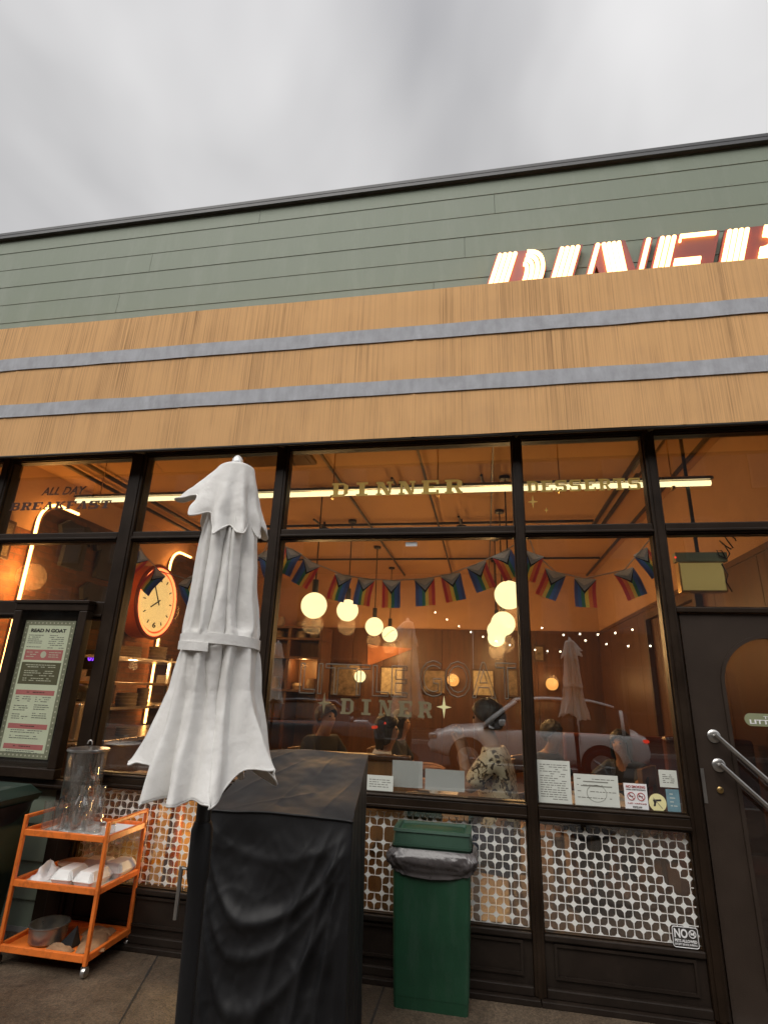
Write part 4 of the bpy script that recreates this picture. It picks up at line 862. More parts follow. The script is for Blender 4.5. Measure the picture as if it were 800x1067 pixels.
# ================================================================ ORANGE CART AND WHAT STANDS ON IT
CX0, CX1, CY0, CY1 = -2.765, -2.205, -.425, -.045
ct = thing('serving_cart', 'orange steel three tier cart on castors by the left corner post', 'cart', (-2.485, -.235, 0))
for x in (CX0, CX1):
    for y in (CY0, CY1):
        mb = MB(); mb.box((x - .011, y - .011, .055), (x + .011, y + .011, .765), bev=.004); mb.build('leg', M['orange'], ct)
        mb = MB(); mb.tube([(x, y, .056), (x, y, .048)], .009, 10); mb.lathe([(.005, -.011), (.024, -.011), (.027, 0), (.024, .011), (.005, .011)], (x, y + .006, .027), 18, Matrix.Rotation(PI / 2, 4, 'Y')); mb.box((x - .016, y - .008, .027), (x - .0122, y + .012, .055)); mb.box((x + .0122, y - .008, .027), (x + .016, y + .012, .055)); mb.build('castor', M['steel'], ct, smooth='auto')
def shelf(z, h):
    mb = MB(); a0, a1, b0, b1 = CX0 + .0115, CX1 - .0115, CY0 + .0115, CY1 - .0115
    mb.box((a0, b0, z - .002), (a1, b1, z))
    mb.box((CX0 + .0115, CY0 - .0105, z - h * .4), (CX1 - .0115, CY0 + .0105, z + h * .6), bev=.003); mb.box((CX0 + .0115, CY1 - .0105, z - h * .4), (CX1 - .0115, CY1 + .0105, z + h * .6), bev=.003)
    mb.box((CX0 - .0105, CY0 + .0115, z - h * .4), (CX0 + .0105, CY1 - .0115, z + h * .6), bev=.003); mb.box((CX1 - .0105, CY0 + .0115, z - h * .4), (CX1 + .0105, CY1 - .0115, z + h * .6), bev=.003)
    return mb.build('shelf', M['orange'], ct)
shelf(.085, .035); shelf(.405, .034); shelf(.668, .034)
for x in (CX0, CX1):
    mb = MB(); mb.box((x - .0105, CY0 + .0115, .745), (x + .0105, CY1 - .0115, .7645), bev=.004); mb.build('rail', M['orange'], ct)
TZ = .6685
# tray cloth under the glassware
mb = MB(); mb.box((-2.70, -.40, TZ), (-2.25, -.07, TZ + .003)); solo(mb.build('tray_liner', M['paperwhite']), 'white paper liner under the glassware on the top tier of the cart', 'paper')
TZ += .0032
dz = thing('drink_dispenser', 'tall clear drink dispenser with steel lid and black tap, half full of water', 'dispenser', (-2.605, -.19, TZ))
c = (-2.605, -.19, TZ)
mb = MB(); mb.lathe([(.02, 0), (.105, 0), (.110, .01), (.122, .43), (.125, .435), (.119, .435), (.105, .014), (.02, .010)], c, 36); mb.build('jar', M['clear'], dz, smooth='auto')
mb = MB(); mb.lathe([(.02, .012), (.1035, .016), (.112, .265), (.02, .2655)], c, 36); mb.build('water', M['water'], dz, smooth='auto')
mb = MB(); mb.lathe([(.113, .2655), (.1135, .2665), (.1135, .272), (.113, .273)], c, 36); mb.build('water_line', M['clear'], dz, smooth='auto')
mb = MB(); mb.lathe([(.128, .436), (.130, .441), (.128, .452), (.06, .462), (.02, .463)], c, 36); mb.tube([Vector(c) + Vector((.017 * math.cos(a), 0, .480 + .022 * math.sin(a))) for a in [PI * i / 10 - .2 for i in range(12)]], .004, 8); mb.build('lid', M['steel'], dz, smooth='auto')
mb = MB(); mb.tube([(-2.62, -.295, TZ + .10), (-2.63, -.345, TZ + .10)], .016, 12); mb.tube([(-2.63, -.345, TZ + .125), (-2.63, -.345, TZ + .07)], .012, 12); mb.tube([(-2.63, -.345, TZ + .125), (-2.622, -.345, TZ + .175), (-2.60, -.345, TZ + .19), (-2.592, -.345, TZ + .165)], .006, 8); mb.build('tap', M['blackplastic'], dz, smooth='auto')
def carafe(x, y, label):
    mb = MB(); mb.lathe([(.012, .004), (.046, .0), (.050, .006), (.051, .13), (.044, .165), (.030, .195), (.028, .21), (.036, .255), (.034, .255), (.026, .21), (.028, .195), (.041, .163), (.048, .13), (.047, .010), (.012, .009)], (x, y, TZ), 28)
    return solo(mb.build('carafe', M['clear'], smooth='auto'), label, 'carafe', 'glass carafes on the cart')
carafe(-2.478, -.33, 'clear glass carafe next to the tumblers on the cart'); carafe(-2.385, -.31, 'clear glass carafe next to the salt shakers on the cart')
def tumbler(x, y, label):
    mb = MB(); mb.lathe([(.01, .006), (.030, 0), (.032, .005), (.038, .165), (.036, .165), (.029, .014), (.01, .012)], (x, y, TZ), 24)
    return solo(mb.build('tumbler', M['clear'], smooth='auto'), label, 'glass', 'upturned tumblers on the cart')
tumbler(-2.655, -.375, 'tall clear tumbler at the outer end of the glasses in front of the dispenser'); tumbler(-2.58, -.375, 'tall clear tumbler between the outer tumbler and the first carafe'); tumbler(-2.545, -.30, 'tall clear tumbler half hidden behind the front two tumblers')
for i, (x, y) in enumerate(((-2.300, -.345), (-2.262, -.30))):
    t = thing('salt_shaker', ('small glass shaker with steel cap nearer the front rim of the cart', 'small glass shaker with steel cap farther back beside the cart rail')[i], 'shaker', (x, y, TZ), 'salt and pepper shakers')
    mb = MB(); mb.lathe([(.008, 0), (.019, 0), (.020, .01), (.016, .05), (.008, .05)], (x, y, TZ), 16); mb.build('jar', M['clear'], t, smooth='auto')
    mb = MB(); mb.lathe([(.017, .0505), (.018, .056), (.017, .068), (.008, .073)], (x, y, TZ), 16); mb.build('cap', M['steel'], t, smooth='auto')
# middle tier
MZ = .4055
mb = MB(); mb.box((-2.73, -.395, MZ), (-2.235, -.075, MZ + .002)); solo(mb.build('shelf_liner', M['paper']), 'white paper liner on the middle tier of the cart', 'paper'); MZ += .0022
def clamshell(x, y, rz, z, label):
    t = thing('takeout_box', label, 'takeout box', (x, y, z), 'white foam takeout boxes'); t.rotation_euler = (0, 0, rz)
    def shell(n, z0, z1, w0, w1, l0, l1, cap):
        def f(u, v):
            ks = [0, .15, .5, .85, 1]; k = v
            w_, l_ = w0 + (w1 - w0) * k, l0 + (l1 - l0) * k
            a = 2 * PI * u; c_, s_ = math.cos(a), math.sin(a); e = .20
            rib = 0 if not cap else .0036 * math.sin(a * 18) * (1 if .1 < v < .8 else 0)
            return Vector(((abs(c_) ** e * (1 if c_ >= 0 else -1)) * (w_ + rib), (abs(s_) ** e * (1 if s_ >= 0 else -1)) * (l_ + rib), z0 + (z1 - z0) * v))
        mb = MB(); mb.grid(96, 7, f, closed_u=True)
        mb.bm.verts.ensure_lookup_table()
        for j in (0, 6):
            vs = [mb.bm.verts[i * 7 + j] for i in range(96)]
            mb.bm.faces.new(vs)
        return mb.build(n, M['foam'], t, smooth='auto', world=False)
    shell('base', 0, .030, .055, .066, .085, .096, False); shell('lip', .0305, .034, .069, .069, .099, .099, False); shell('lid', .0345, .078, .064, .042, .094, .070, True)
    return t
clamshell(-2.475, -.315, .06, MZ, 'white foam takeout box in the middle of the front row on the cart'); clamshell(-2.325, -.315, -.05, MZ, 'white foam takeout box in the front row against the right leg of the cart')
clamshell(-2.425, -.125, 1.62, MZ, 'white foam takeout box behind the front row next to the tan bowl'); clamshell(-2.285, -.12, .04, MZ, 'white foam takeout box in the back right corner of the middle tier')
mb = MB(); mb.lathe([(.03, 0), (.055, .0), (.085, .035), (.092, .05), (.095, .054), (.088, .056), (.03, .068)], (-2.58, -.16, MZ), 32); solo(mb.build('covered_bowl', M['tan'], smooth='auto'), 'round tan paper bowl with a lid behind the white cloth on the cart', 'bowl')
mb = MB()
def crumple(u, v):
    a = 2 * PI * u; r_ = math.sin(PI * (v * .5)) if v < 1 else 1
    h = .085 * (1 - v ** 1.7) * (0.65 + .35 * math.sin(3 * a + 1))
    p = Vector((.078 * v * math.cos(a) * (1 + .15 * math.sin(4 * a)), .105 * v * math.sin(a) * (1 + .1 * math.sin(3 * a)), h))
    n_ = noise.noise_vector(p * 26) * .014 * (1 if v < .97 else .2); p += n_; p.z = max(p.z, .0012); return p
mb.grid(56, 22, crumple, closed_u=True); o = mb.build('folded_cloth', M['cloth'], smooth=True, fix=True)
for v in o.data.vertices: v.co += Vector((-2.655, -.285, MZ))
solo(o, 'crumpled white cloth at the front left of the middle tier', 'cloth')
# bottom tier
BZ = .0855
mb = MB(); mb.lathe([(.02, .004), (.085, 0), (.098, .012), (.106, .085), (.112, .09), (.112, .094), (.103, .094), (.094, .018), (.02, .012)], (-2.575, -.285, BZ), 40)
solo(mb.build('pet_bowl', M['dullsteel'], smooth='auto'), 'deep round steel bowl on the bottom tier of the cart', 'bowl')
mb = MB(); mb._faces([Vector(p) for p in ((-2.47, -.33, BZ + .001), (-2.37, -.34, BZ + .001), (-2.36, -.27, BZ + .001), (-2.46, -.26, BZ + .001), (-2.375, -.305, BZ + .105))], [(0, 3, 2, 1), (0, 1, 4), (1, 2, 4), (2, 3, 4), (3, 0, 4)])
solo(mb.build('folded_card', M['blackplastic']), 'black folded card standing as a wedge beside the steel bowl', 'card')
def bag(x, y, rz, lx, ly, seed, label, z):
    mb = MB()
    def f(u, v):
        a, b = (u - .5) * 2, (v - .5) * 2; h = .022 * (1 - a ** 4) * (1 - b ** 4) * (1 + .6 * noise.noise(Vector((u * 4, v * 4, seed))))
        p = Vector((a * lx, b * ly, .002 + h + .006 * abs(noise.noise(Vector((u * 11, v * 11, seed + 2)))))); return p
    mb.grid(26, 26, f); mb.grid(2, 2, lambda u, v: Vector(((u - .5) * 2 * lx, (v - .5) * 2 * ly, .0015)), flip=True)
    o = mb.build('paper_bag', M['kraft'], smooth=True)
    mt = Matrix.Translation((x, y, z)) @ Matrix.Rotation(rz, 4, 'Z'); o.data.transform(mt); return solo(o, label, 'paper bag', 'kraft paper bags on the cart')
bag(-2.30, -.24, .5, .075, .13, 2, 'crumpled brown paper bag lying at the right end of the bottom tier', BZ); bag(-2.42, -.365, 1.4, .03, .08, 5, 'small brown paper scrap at the front rim of the bottom tier', BZ); bag(-2.36, -.11, .2, .09, .045, 8, 'dark brown paper bag at the back of the bottom tier', BZ)
mb = MB(); mb.lathe([(.02, .003), (.09, 0), (.10, .012), (.082, .05), (.088, .054), (.078, .054), (.03, .02)], (-3.05, -.20, .001), 32)
solo(mb.build('pet_dish', M['steel'], smooth='auto'), 'shallow steel dish on the ground behind the left cart leg', 'bowl')

# ================================================================ DARK BIN AT THE LEFT EDGE
t = thing('dark_trash_bin', 'dark green bin with a black bag cut off by the left edge of the picture', 'trash bin', (-3.17, -.42, 0))
def box_taper(mb, cx_, cy_, z0, z1, w0, d0, w1, d1, rr=.03, n=8, caps=(True, True)):
    def ring(w_, d_, z):
        pts = []
        for qx, qy, a0 in ((1, 1, 0), (-1, 1, PI / 2), (-1, -1, PI), (1, -1, 1.5 * PI)):
            for i in range(n + 1):
                a = a0 + PI / 2 * i / n; pts.append(Vector((cx_ + qx * (w_ / 2 - rr) + rr * math.cos(a), cy_ + qy * (d_ / 2 - rr) + rr * math.sin(a), z)))
        return [mb.bm.verts.new(p) for p in pts]
    A, B = ring(w0, d0, z0), ring(w1, d1, z1); k = len(A)
    for i in range(k): mb.bm.faces.new((A[i], A[(i + 1) % k], B[(i + 1) % k], B[i]))
    if caps[0]: mb.bm.faces.new(A[::-1])
    if caps[1]: mb.bm.faces.new(B)
    return mb
mb = MB(); box_taper(mb, -3.17, -.42, 0, .80, .40, .40, .48, .46); mb.build('body', M['darkbin'], t, smooth='auto')
mb = MB(); box_taper(mb, -3.17, -.42, .801, .84, .52, .50, .54, .52); box_taper(mb, -3.17, -.42, .8405, .89, .53, .51, .44, .42); mb.build('lid', M['darkbin'], t, smooth='auto')
mb = MB(); mb.grid(72, 8, lambda u, v: Vector((-3.17 + (.275 - .05 * v + .012 * noise.noise(Vector((u * 9, v * 3, 1)))) * (abs(math.cos(2 * PI * u)) ** .4) * (1 if math.cos(2 * PI * u) > 0 else -1), -.42 + (.265 - .05 * v + .012 * noise.noise(Vector((u * 9, v * 3, 4)))) * (abs(math.sin(2 * PI * u)) ** .4) * (1 if math.sin(2 * PI * u) > 0 else -1), .80 - .13 * v - .02 * noise.noise(Vector((u * 6, 0, 7))) * v)), closed_u=True); mb.build('bag_liner', M['blackplastic'], t, smooth=True)

# ================================================================ GREEN TRASH BIN
bx, by, bw, bd_ = -.312, -.170, .430, .235
t = thing('trash_bin', 'green rectangular trash bin with a grey bag turned over its rim', 'trash bin', (bx, by, 0))
mb = MB(); box_taper(mb, bx, by, 0, .055, .385, .205, .390, .210, .02); box_taper(mb, bx, by, .0552, .695, .393, .213, bw, bd_, .022); mb.build('body', M['bin'], t, smooth='auto')
mb = MB()
def rim(u, w_, d_):
    a = 2 * PI * u; c_, s_ = math.cos(a), math.sin(a); e = .22
    return (abs(c_) ** e * (1 if c_ >= 0 else -1)) * w_ / 2, (abs(s_) ** e * (1 if s_ >= 0 else -1)) * d_ / 2
def liner(u, v):
    cr_ = .016 * noise.noise(Vector((u * 16, v * 2.5, 3))) + .010 * abs(noise.noise(Vector((u * 34, v * 4, 6)))) + .004 * noise.noise(Vector((u * 80, v * 9, 1)))
    out_ = .010 + .026 * math.sin(PI * min(1, v * 1.15)) ** .8
    x, y = rim(u, bw + 2 * out_ + 1.6 * cr_ * min(1, 3 * v), bd_ + 2 * out_ + 1.6 * cr_ * min(1, 3 * v))
    drop = .105 + .020 * noise.noise(Vector((u * 6, 2, 2))) + .028 * max(0, 1 - (x / .20) ** 2) * (1 if y < 0 else .3)
    return Vector((bx + x, by + y, .732 + .004 * noise.noise(Vector((u * 22, 0, 1))) - drop * v - .012 * abs(noise.noise(Vector((u * 20, v * 5, 5)))) * v))
mb.grid(300, 22, liner, closed_u=True); mb.build('bag_liner', M['liner'], t, smooth=True)
mb = MB(); box_taper(mb, bx, by, .67, .742, bw - .01, bd_ - .01, bw - .004, bd_ - .004, .022); box_taper(mb, bx, by, .7422, .754, bw + .012, bd_ + .012, bw + .012, bd_ + .012, .024); box_taper(mb, bx, by, .7542, .812, bw + .004, bd_ + .004, bw - .006, bd_ - .008, .024)
box_taper(mb, bx, by, .8122, .824, bw + .008, bd_ + .006, bw + .002, bd_, .024, caps=(True, False)); box_taper(mb, bx, by, .8242, .8243, bw + .002, bd_, bw - .05, bd_ - .04, .02, caps=(False, False)); box_taper(mb, bx, by, .8242, .79, bw - .05, bd_ - .04, bw - .08, bd_ - .06, .02, caps=(False, False))
mb.build('lid', M['binlid'], t, smooth='auto')
mb = MB(); box_taper(mb, bx, by, .8125, .815, bw - .075, bd_ - .05, bw - .08, bd_ - .055, .02); mb.build('swing_flap', M['bin'], t, smooth='auto')

# ================================================================ COVERED HOST STAND
cs = thing('covered_stand', 'waist high stand with a sloping top under a loose black cover beside the bin', 'covered stand', (-.88, -.85, 0))
FX0, FX1, BX0, BX1, FY, BY = -1.215, -.558, -1.22, -.645, -1.2, -.5
def topz(v): return 1.04 + .18 * v
def xl(v): return FX0 + (BX0 - FX0) * v
def xr(v): return FX1 + (BX1 - FX1) * v
def cusp(d, w): return 1 / (1 + (d / w) ** 2) ** 1.3
def swag(px_, pz_):
    """relief of the front face, px 0..1 across, pz 0..1 from the hem up"""
    h = 0
    # swags slung between the two upper corners
    for (low, top, wd, am, sk) in ((.83, .96, .030, .010, .45), (.62, .93, .040, .030, .36), (.50, .90, .036, .020, .30), (.33, .86, .050, .026, .33), (.10, .74, .07, .018, .36)):
        if px_ < sk: q = (sk - px_) / sk
        else: q = (px_ - sk) / (1 - sk)
        zc_ = low + (top - low) * q ** 2.1
        h += am * cusp(pz_ - zc_, wd * (1 - .35 * q)) * (1 - .55 * q)
    # folds falling from the right corner and at the left edge
    for (x0, x1, wd, am, pw) in ((.97, .62, .030, .040, 1.5), (.985, .78, .026, .034, 1.3), (.99, .90, .022, .026, 1.1), (.90, .42, .034, .020, 1.8), (.015, .05, .024, .026, 1), (.05, .16, .026, .018, 1.2)):
        xc = x1 + (x0 - x1) * pz_ ** pw; h += am * cusp(px_ - xc, wd * (1.4 - .6 * pz_)) * (1 - .55 * pz_)
    h += .003 * (1 - abs(noise.noise(Vector((px_ * 4 + pz_ * 2.5, pz_ * 5 - px_ * 2, 4))))) ** 7 + .002 * (1 - abs(noise.noise(Vector((px_ * 8 - pz_ * 4, pz_ * 7, 9))))) ** 8
    h += .024 * noise.noise(Vector((px_ * 3.2, pz_ * 4.0, 2))) + .005 * noise.noise(Vector((px_ * 9, pz_ * 9, 5))) + .0022 * noise.noise(Vector((px_ * 24, pz_ * 26, 8)))
    return h * min(1, (1 - pz_) * 8)
mb = MB()
N1 = 150
# loop round the box: front, right, back, left
per = [('f', i / 110) for i in range(110)] + [('r', i / 50) for i in range(50)] + [('b', i / 30) for i in range(30)] + [('l', i / 40) for i in range(40)]
def side(u, v):
    k, s_ = per[round(u * len(per)) % len(per)]
    flare = .035 * (1 - v) ** 1.5
    if k == 'f':
        r_ = swag(s_, v); ed = min(1, 10 * min(s_, 1 - s_) + .15)
        return Vector((FX0 + (FX1 - FX0) * s_ + flare * max(0, s_ - .5) * 1.6, FY - r_ * ed - flare, topz(0) * v + .004))
    if k == 'r':
        fold = .020 * math.sin(s_ * 26 + 3 * v + 1.2 * noise.noise(Vector((s_ * 3, v * 3, 3)))) * (1 - v) ** .7 * (1 - .4 * s_) + .012 * noise.noise(Vector((s_ * 6, v * 8, 12))) * (1 - v)
        return Vector((xr(s_) + fold * min(1, 8 * min(s_, 1 - s_) + .1) + flare * .5, FY + (BY - FY) * s_, topz(s_) * v + .004))
    if k == 'b': return Vector((BX1 + (BX0 - BX1) * s_, BY + flare, topz(1) * v + .004))
    return Vector((BX0 + (FX0 - BX0) * s_ + flare * .2 - .008 * math.sin(s_ * 22) * (1 - v), BY + (FY - BY) * s_, topz(1 - s_) * v + .004))
def sagged(p, k):
    e_ = min(abs(p.x - FX0), abs(p.x - FX1)); c_ = min(abs(p.y - FY), abs(p.y - BY))
    return p + Vector((0, 0, k * (.009 * noise.noise(Vector((p.x * 5, p.y * 5, 1))) - .012 * math.exp(-(e_ / .05)) * math.exp(-(c_ / .05)))))
def side2(u, v):
    p = side(u, v); k, s_ = per[round(u * len(per)) % len(per)]
    return sagged(p, v ** 6) 
mb.grid(len(per), 130, side2, closed_u=True)
def topf(u, v):
    h = .010 * noise.noise(Vector((u * 2.6, v * 3, 6))) + .0025 * noise.noise(Vector((u * 13, v * 13, 3)))
    for (a0, b0, a1, b1, am, wd) in ((.02, .15, .42, .80, .006, .020), (.10, .02, .66, .30, .004, .016), (.0, .6, .3, 1, .006, .018), (.62, .5, .70, .98, .003, .012), (.78, .06, .98, .62, .005, .016), (.40, .02, .52, .46, .004, .014)):
        dx_, dy_ = a1 - a0, b1 - b0; L2 = math.hypot(dx_, dy_); k = max(0, min(1, ((u - a0) * dx_ + (v - b0) * dy_) / L2 ** 2))
        d_ = math.hypot(u - a0 - dx_ * k, v - b0 - dy_ * k); h += am * math.exp(-d_ / wd) * math.sin(PI * (.12 + .76 * k))
    return Vector((xl(v) + (xr(v) - xl(v)) * u, FY + (BY - FY) * v, topz(v) + .004 + h * min(1, 9 * min(u, 1 - u, v, 1 - v))))
mb.grid(110, 110, lambda u, v: sagged(topf(u, v), 1))
bmesh.ops.remove_doubles(mb.bm, verts=list(mb.bm.verts), dist=.0025)
mb.build('cover', M['cover'], cs, smooth=True)
mb = MB(); mb.tube([(FX0 - .004 + (FX1 - FX0 + .008) * i / 60, FY - .003, sagged(Vector((FX0 + (FX1 - FX0) * i / 60, FY, topz(0) + .004)), 1).z) for i in range(61)], .005, 6); mb.build('seam', M['cover'], cs, smooth=True)

# ================================================================ CLOSED WHITE UMBRELLAS
def umbrella(label):
    u_ = thing('closed_umbrella', label, 'umbrella', (0, 0, 0), 'closed white patio umbrellas')
    mb = MB(); mb.tube([(0, 0, .03), (0, 0, 2.20)], .020, 18); mb.build('pole', M['black'], u_, smooth='auto', world=False)
    mb = MB(); mb.lathe([(.021, .70), (.022, .80), (.0235, 1.06), (.0290, 1.085), (.0290, 1.19), (.023, 1.21)], (0, 0, 0), 18); mb.build('pole_sleeve', M['cover'], u_, smooth='auto', world=False)
    mb = MB(); mb.lathe([(.026, .10), (.027, .12), (.027, .66), (.021, .68)], (0, 0, 0), 18); mb.build('lower_tube', M['black'], u_, smooth='auto', world=False)
    mb = MB(); mb.box((-.26, -.26, .004), (.26, .26, .05), bev=.012); mb.tube([(0, 0, .05), (0, 0, .30)], .034, 18); mb.build('base', M['black'], u_, smooth='auto', world=False)
    mb = MB(); mb.tube([(-.026, -.014, 1.10), (-.042, -.014, 1.102)], .004, 8); mb.tube([(-.042, -.014, 1.105), (-.045, -.014, .985)], .0055, 10); mb.build('crank', M['steel'], u_, smooth='auto', world=False)
    mb = MB(); mb.lathe([(.016, 2.262), (.020, 2.275), (.018, 2.29), (.010, 2.302), (.004, 2.306)], (0, 0, 0), 18); mb.build('finial', M['finial'], u_, smooth='auto', world=False)
    # canopy: eight rib tips, folded valleys between them
    ribs = [(-174, .232, 1.352), (-124, .180, 1.268), (-97, .165, 1.262), (-62, .185, 1.268), (-12, .218, 1.345), (38, .200, 1.30), (88, .19, 1.30), (140, .205, 1.31)]
    RR = [(0, 2.265, .030), (.04, 2.25, .052), (.16, 2.05, .088), (.40, 1.80, .112), (.555, 1.715, .116), (.60, 1.688, .113), (.645, 1.66, .116), (.75, 1.55, .128), (1, 1.30, .20)]
    def lerp(tab, t, k):
        for a, b in zip(tab[:-1], tab[1:]):
            if t <= b[0]: f_ = (t - a[0]) / (b[0] - a[0]); f_ = f_ * f_ * (3 - 2 * f_) * .5 + f_ * .5; return a[k] + (b[k] - a[k]) * f_
        return tab[-1][k]
    CRE = [(-160, .26, .13), (-131, .40, .10), (-104, .34, .11), (-84, .30, .09), (-58, .62, .10), (-33, .38, .10), (-8, .30, .12), (24, .4, .12), (60, .35, .13), (95, .45, .12), (128, .35, .12), (160, .4, .12)]
    def can(u, t):
        ang = -180 + 360 * u; n_ = len(ribs); aa = [(r_[0]) for r_ in ribs] + [ribs[0][0] + 360]
        if ang < aa[0]: ang += 360
        for i in range(n_):
            if aa[i] <= ang <= aa[i + 1]: break
        f_ = (ang - aa[i]) / (aa[i + 1] - aa[i]); a_, b_ = ribs[i], ribs[(i + 1) % n_]
        hemr = a_[1] + (b_[1] - a_[1]) * f_; hemz = a_[2] + (b_[2] - a_[2]) * f_
        base = lerp(RR, t, 2); zz = lerp(RR, t, 1)
        k = max(0, (t - .62) / .38); tie = math.exp(-((t - .605) / .05) ** 2)
        val = abs(math.sin(PI * f_)) ** 1.6   # 0 at a rib, 1 in the valley
        cre = 0
        for q, (ca, dp, wd) in enumerate(CRE):
            if t < .6: drift = (.6 - t) * 26 * math.sin(q * 2.3 + 1)
            else: drift = -(t - .6) * 30 * math.sin(q * 1.7)
            dd = (ang - ca - drift + 180) % 360 - 180
            w2 = wd * (1 + .9 * k + .25 * math.sin(5 * t + q))
            g_ = dp * math.exp(-abs(R(dd) / w2) ** 1.5)
            live = (.75 + .35 * math.sin(7 * t + q * 2.1)) if t < .6 else (1 - k) ** .8 * (.8 + .3 * math.sin(4 * t + q))
            cre = max(cre, g_ * live)
        r_ = (base * (1 - k) + (base + (hemr - .20)) * k) * (1 - (.06 * (1 - k) + .33 * k) * val)
        r_ *= 1 - cre * min(1, t * 5) * (1 - .82 * tie) * .9
        r_ *= 1 + .06 * math.sin(R(ang) * 5 + 6 * t) * (1 - tie) * min(1, 4 * t) * (1 - k)
        z_ = zz + k ** 3 * (hemz - 1.30) + k ** 2 * (.026 * val + .010 * math.sin(PI * f_ * 2 + i))
        a2 = R(ang) + .12 * math.sin(PI * f_ * 2 + i) * (1 - .5 * k) * (1 - tie) * .6
        p = Vector((r_ * math.cos(a2), r_ * math.sin(a2), z_))
        p += noise.noise_vector(Vector((p.x * 9, p.y * 9, p.z * 4.5))) * .007 * min(1, 5 * t) * (1 - .7 * tie)
        p += noise.noise_vector(Vector((p.x * 28, p.y * 28, p.z * 9))) * .0045 * min(1, 5 * t) * (1 - .7 * tie)
        return p
    mb = MB(); mb.grid(384, 130, can, closed_u=True); o = mb.build('canopy', M['canvas'], u_, smooth=True, world=False)
    s_ = o.modifiers.new('thickness', 'SOLIDIFY'); s_.thickness = .0025; s_.offset = -1
    mb = MB()
    for rb in ribs:
        uu = ((rb[0] + 180) % 360) / 360
        mb.tube([can(uu, .05 + .95 * j / 60) * 1.0 + Vector((math.cos(R(rb[0])), math.sin(R(rb[0])), 0)) * .0006 for j in range(61)], .0017, 5)
    mb.build('rib_seam', M['canvas'], u_, smooth=True, world=False)
    # hem cord
    mb = MB(); mb.tube([can(i / 288, 1) for i in range(288)], .0032, 5, closed=True); mb.build('hem', M['canvas'], u_, smooth=True, world=False)
    # wind vent cap on top
    vr = [(-168, .188, 2.150), (-124, .140, 2.060), (-88, .120, 1.990), (-46, .113, 2.003), (-6, .103, 2.010), (46, .12, 2.03), (95, .13, 2.02), (150, .15, 2.05)]
    def vent(u, t):
        ang = -180 + 360 * u; aa = [q[0] for q in vr] + [vr[0][0] + 360]
        if ang < aa[0]: ang += 360
        for i in range(8):
            if aa[i] <= ang <= aa[i + 1]: break
        f_ = (ang - aa[i]) / (aa[i + 1] - aa[i]); a_, b_ = vr[i], vr[(i + 1) % 8]
        val = abs(math.sin(PI * f_)) ** 1.6; hr = a_[1] + (b_[1] - a_[1]) * f_; hz = a_[2] + (b_[2] - a_[2]) * f_
        k = max(0, (t - .28) / .72)
        r_ = (.012 + .046 * min(1, t / .28) ** .7) if t < .28 else .058 + (hr - .058) * k ** .95
        z_ = 2.270 - .014 * (t / .28) ** 2 if t < .28 else 2.256 + (hz - 2.256) * k ** 1.05
        r_ *= 1 - .26 * val * k; z_ += .045 * val * k ** 1.6; r_ *= 1 + .05 * math.sin(R(ang) * 9 + 2) * k
        p = Vector((r_ * math.cos(R(ang)), r_ * math.sin(R(ang)), z_)); p += noise.noise_vector(p * 13) * .011 * k + noise.noise_vector(p * 30) * .003 * k; return p
    mb = MB(); mb.grid(224, 44, vent, closed_u=True); o = mb.build('vent_cap', M['canvas'], u_, smooth=True, world=False)
    s_ = o.modifiers.new('thickness', 'SOLIDIFY'); s_.thickness = .0025; s_.offset = -1
    mb = MB(); mb.tube([vent(i / 224, 1) for i in range(224)], .0032, 5, closed=True); mb.build('hem', M['canvas'], u_, smooth=True, world=False)
    # strap
    def strap(u, v):
        a = 2 * PI * u; r_ = .1135 + .002 * math.sin(3 * a + 1); return Vector((r_ * math.cos(a), r_ * math.sin(a) * .98, 1.672 + .029 * v + .008 * math.cos(a + 2.2)))
    mb = MB(); mb.grid(64, 4, strap, closed_u=True)
    o = mb.build('strap', M['canvas'], u_, world=False); s_ = o.modifiers.new('thickness', 'SOLIDIFY'); s_.thickness = .004; s_.offset = 1
    mb = MB(); pts = [strap(.62 + .16 * i / 12, .1) * 1 for i in range(13)]
    mb.grid(13, 3, lambda u, v: Vector((strap(.62 + .16 * u, 0).x * 1.03, strap(.62 + .16 * u, 0).y * 1.03, 1.664 - .010 * u + .024 * v))); o = mb.build('strap_end', M['canvas'], u_, world=False); s_ = o.modifiers.new('thickness', 'SOLIDIFY'); s_.thickness = .005; s_.offset = 1
    return u_
um = umbrella('closed white patio umbrella tied with a strap in front of the clock window')
um2 = copy_tree(um); um3 = copy_tree(um)
um.location = (-.728, -2.14, 0); um.rotation_euler = (0, R(-1.9), R(0))
um2.location = (1.13, -3.95, 0); um2.rotation_euler = (0, R(.6), R(140)); um2['label'] = 'closed white umbrella mirrored in the narrow window beside the door'
um3.location = (-3.6, -5.7, 0); um3.rotation_euler = (0, 0, R(60)); um3['label'] = 'closed white umbrella mirrored faintly in front of the wooden shelf unit'

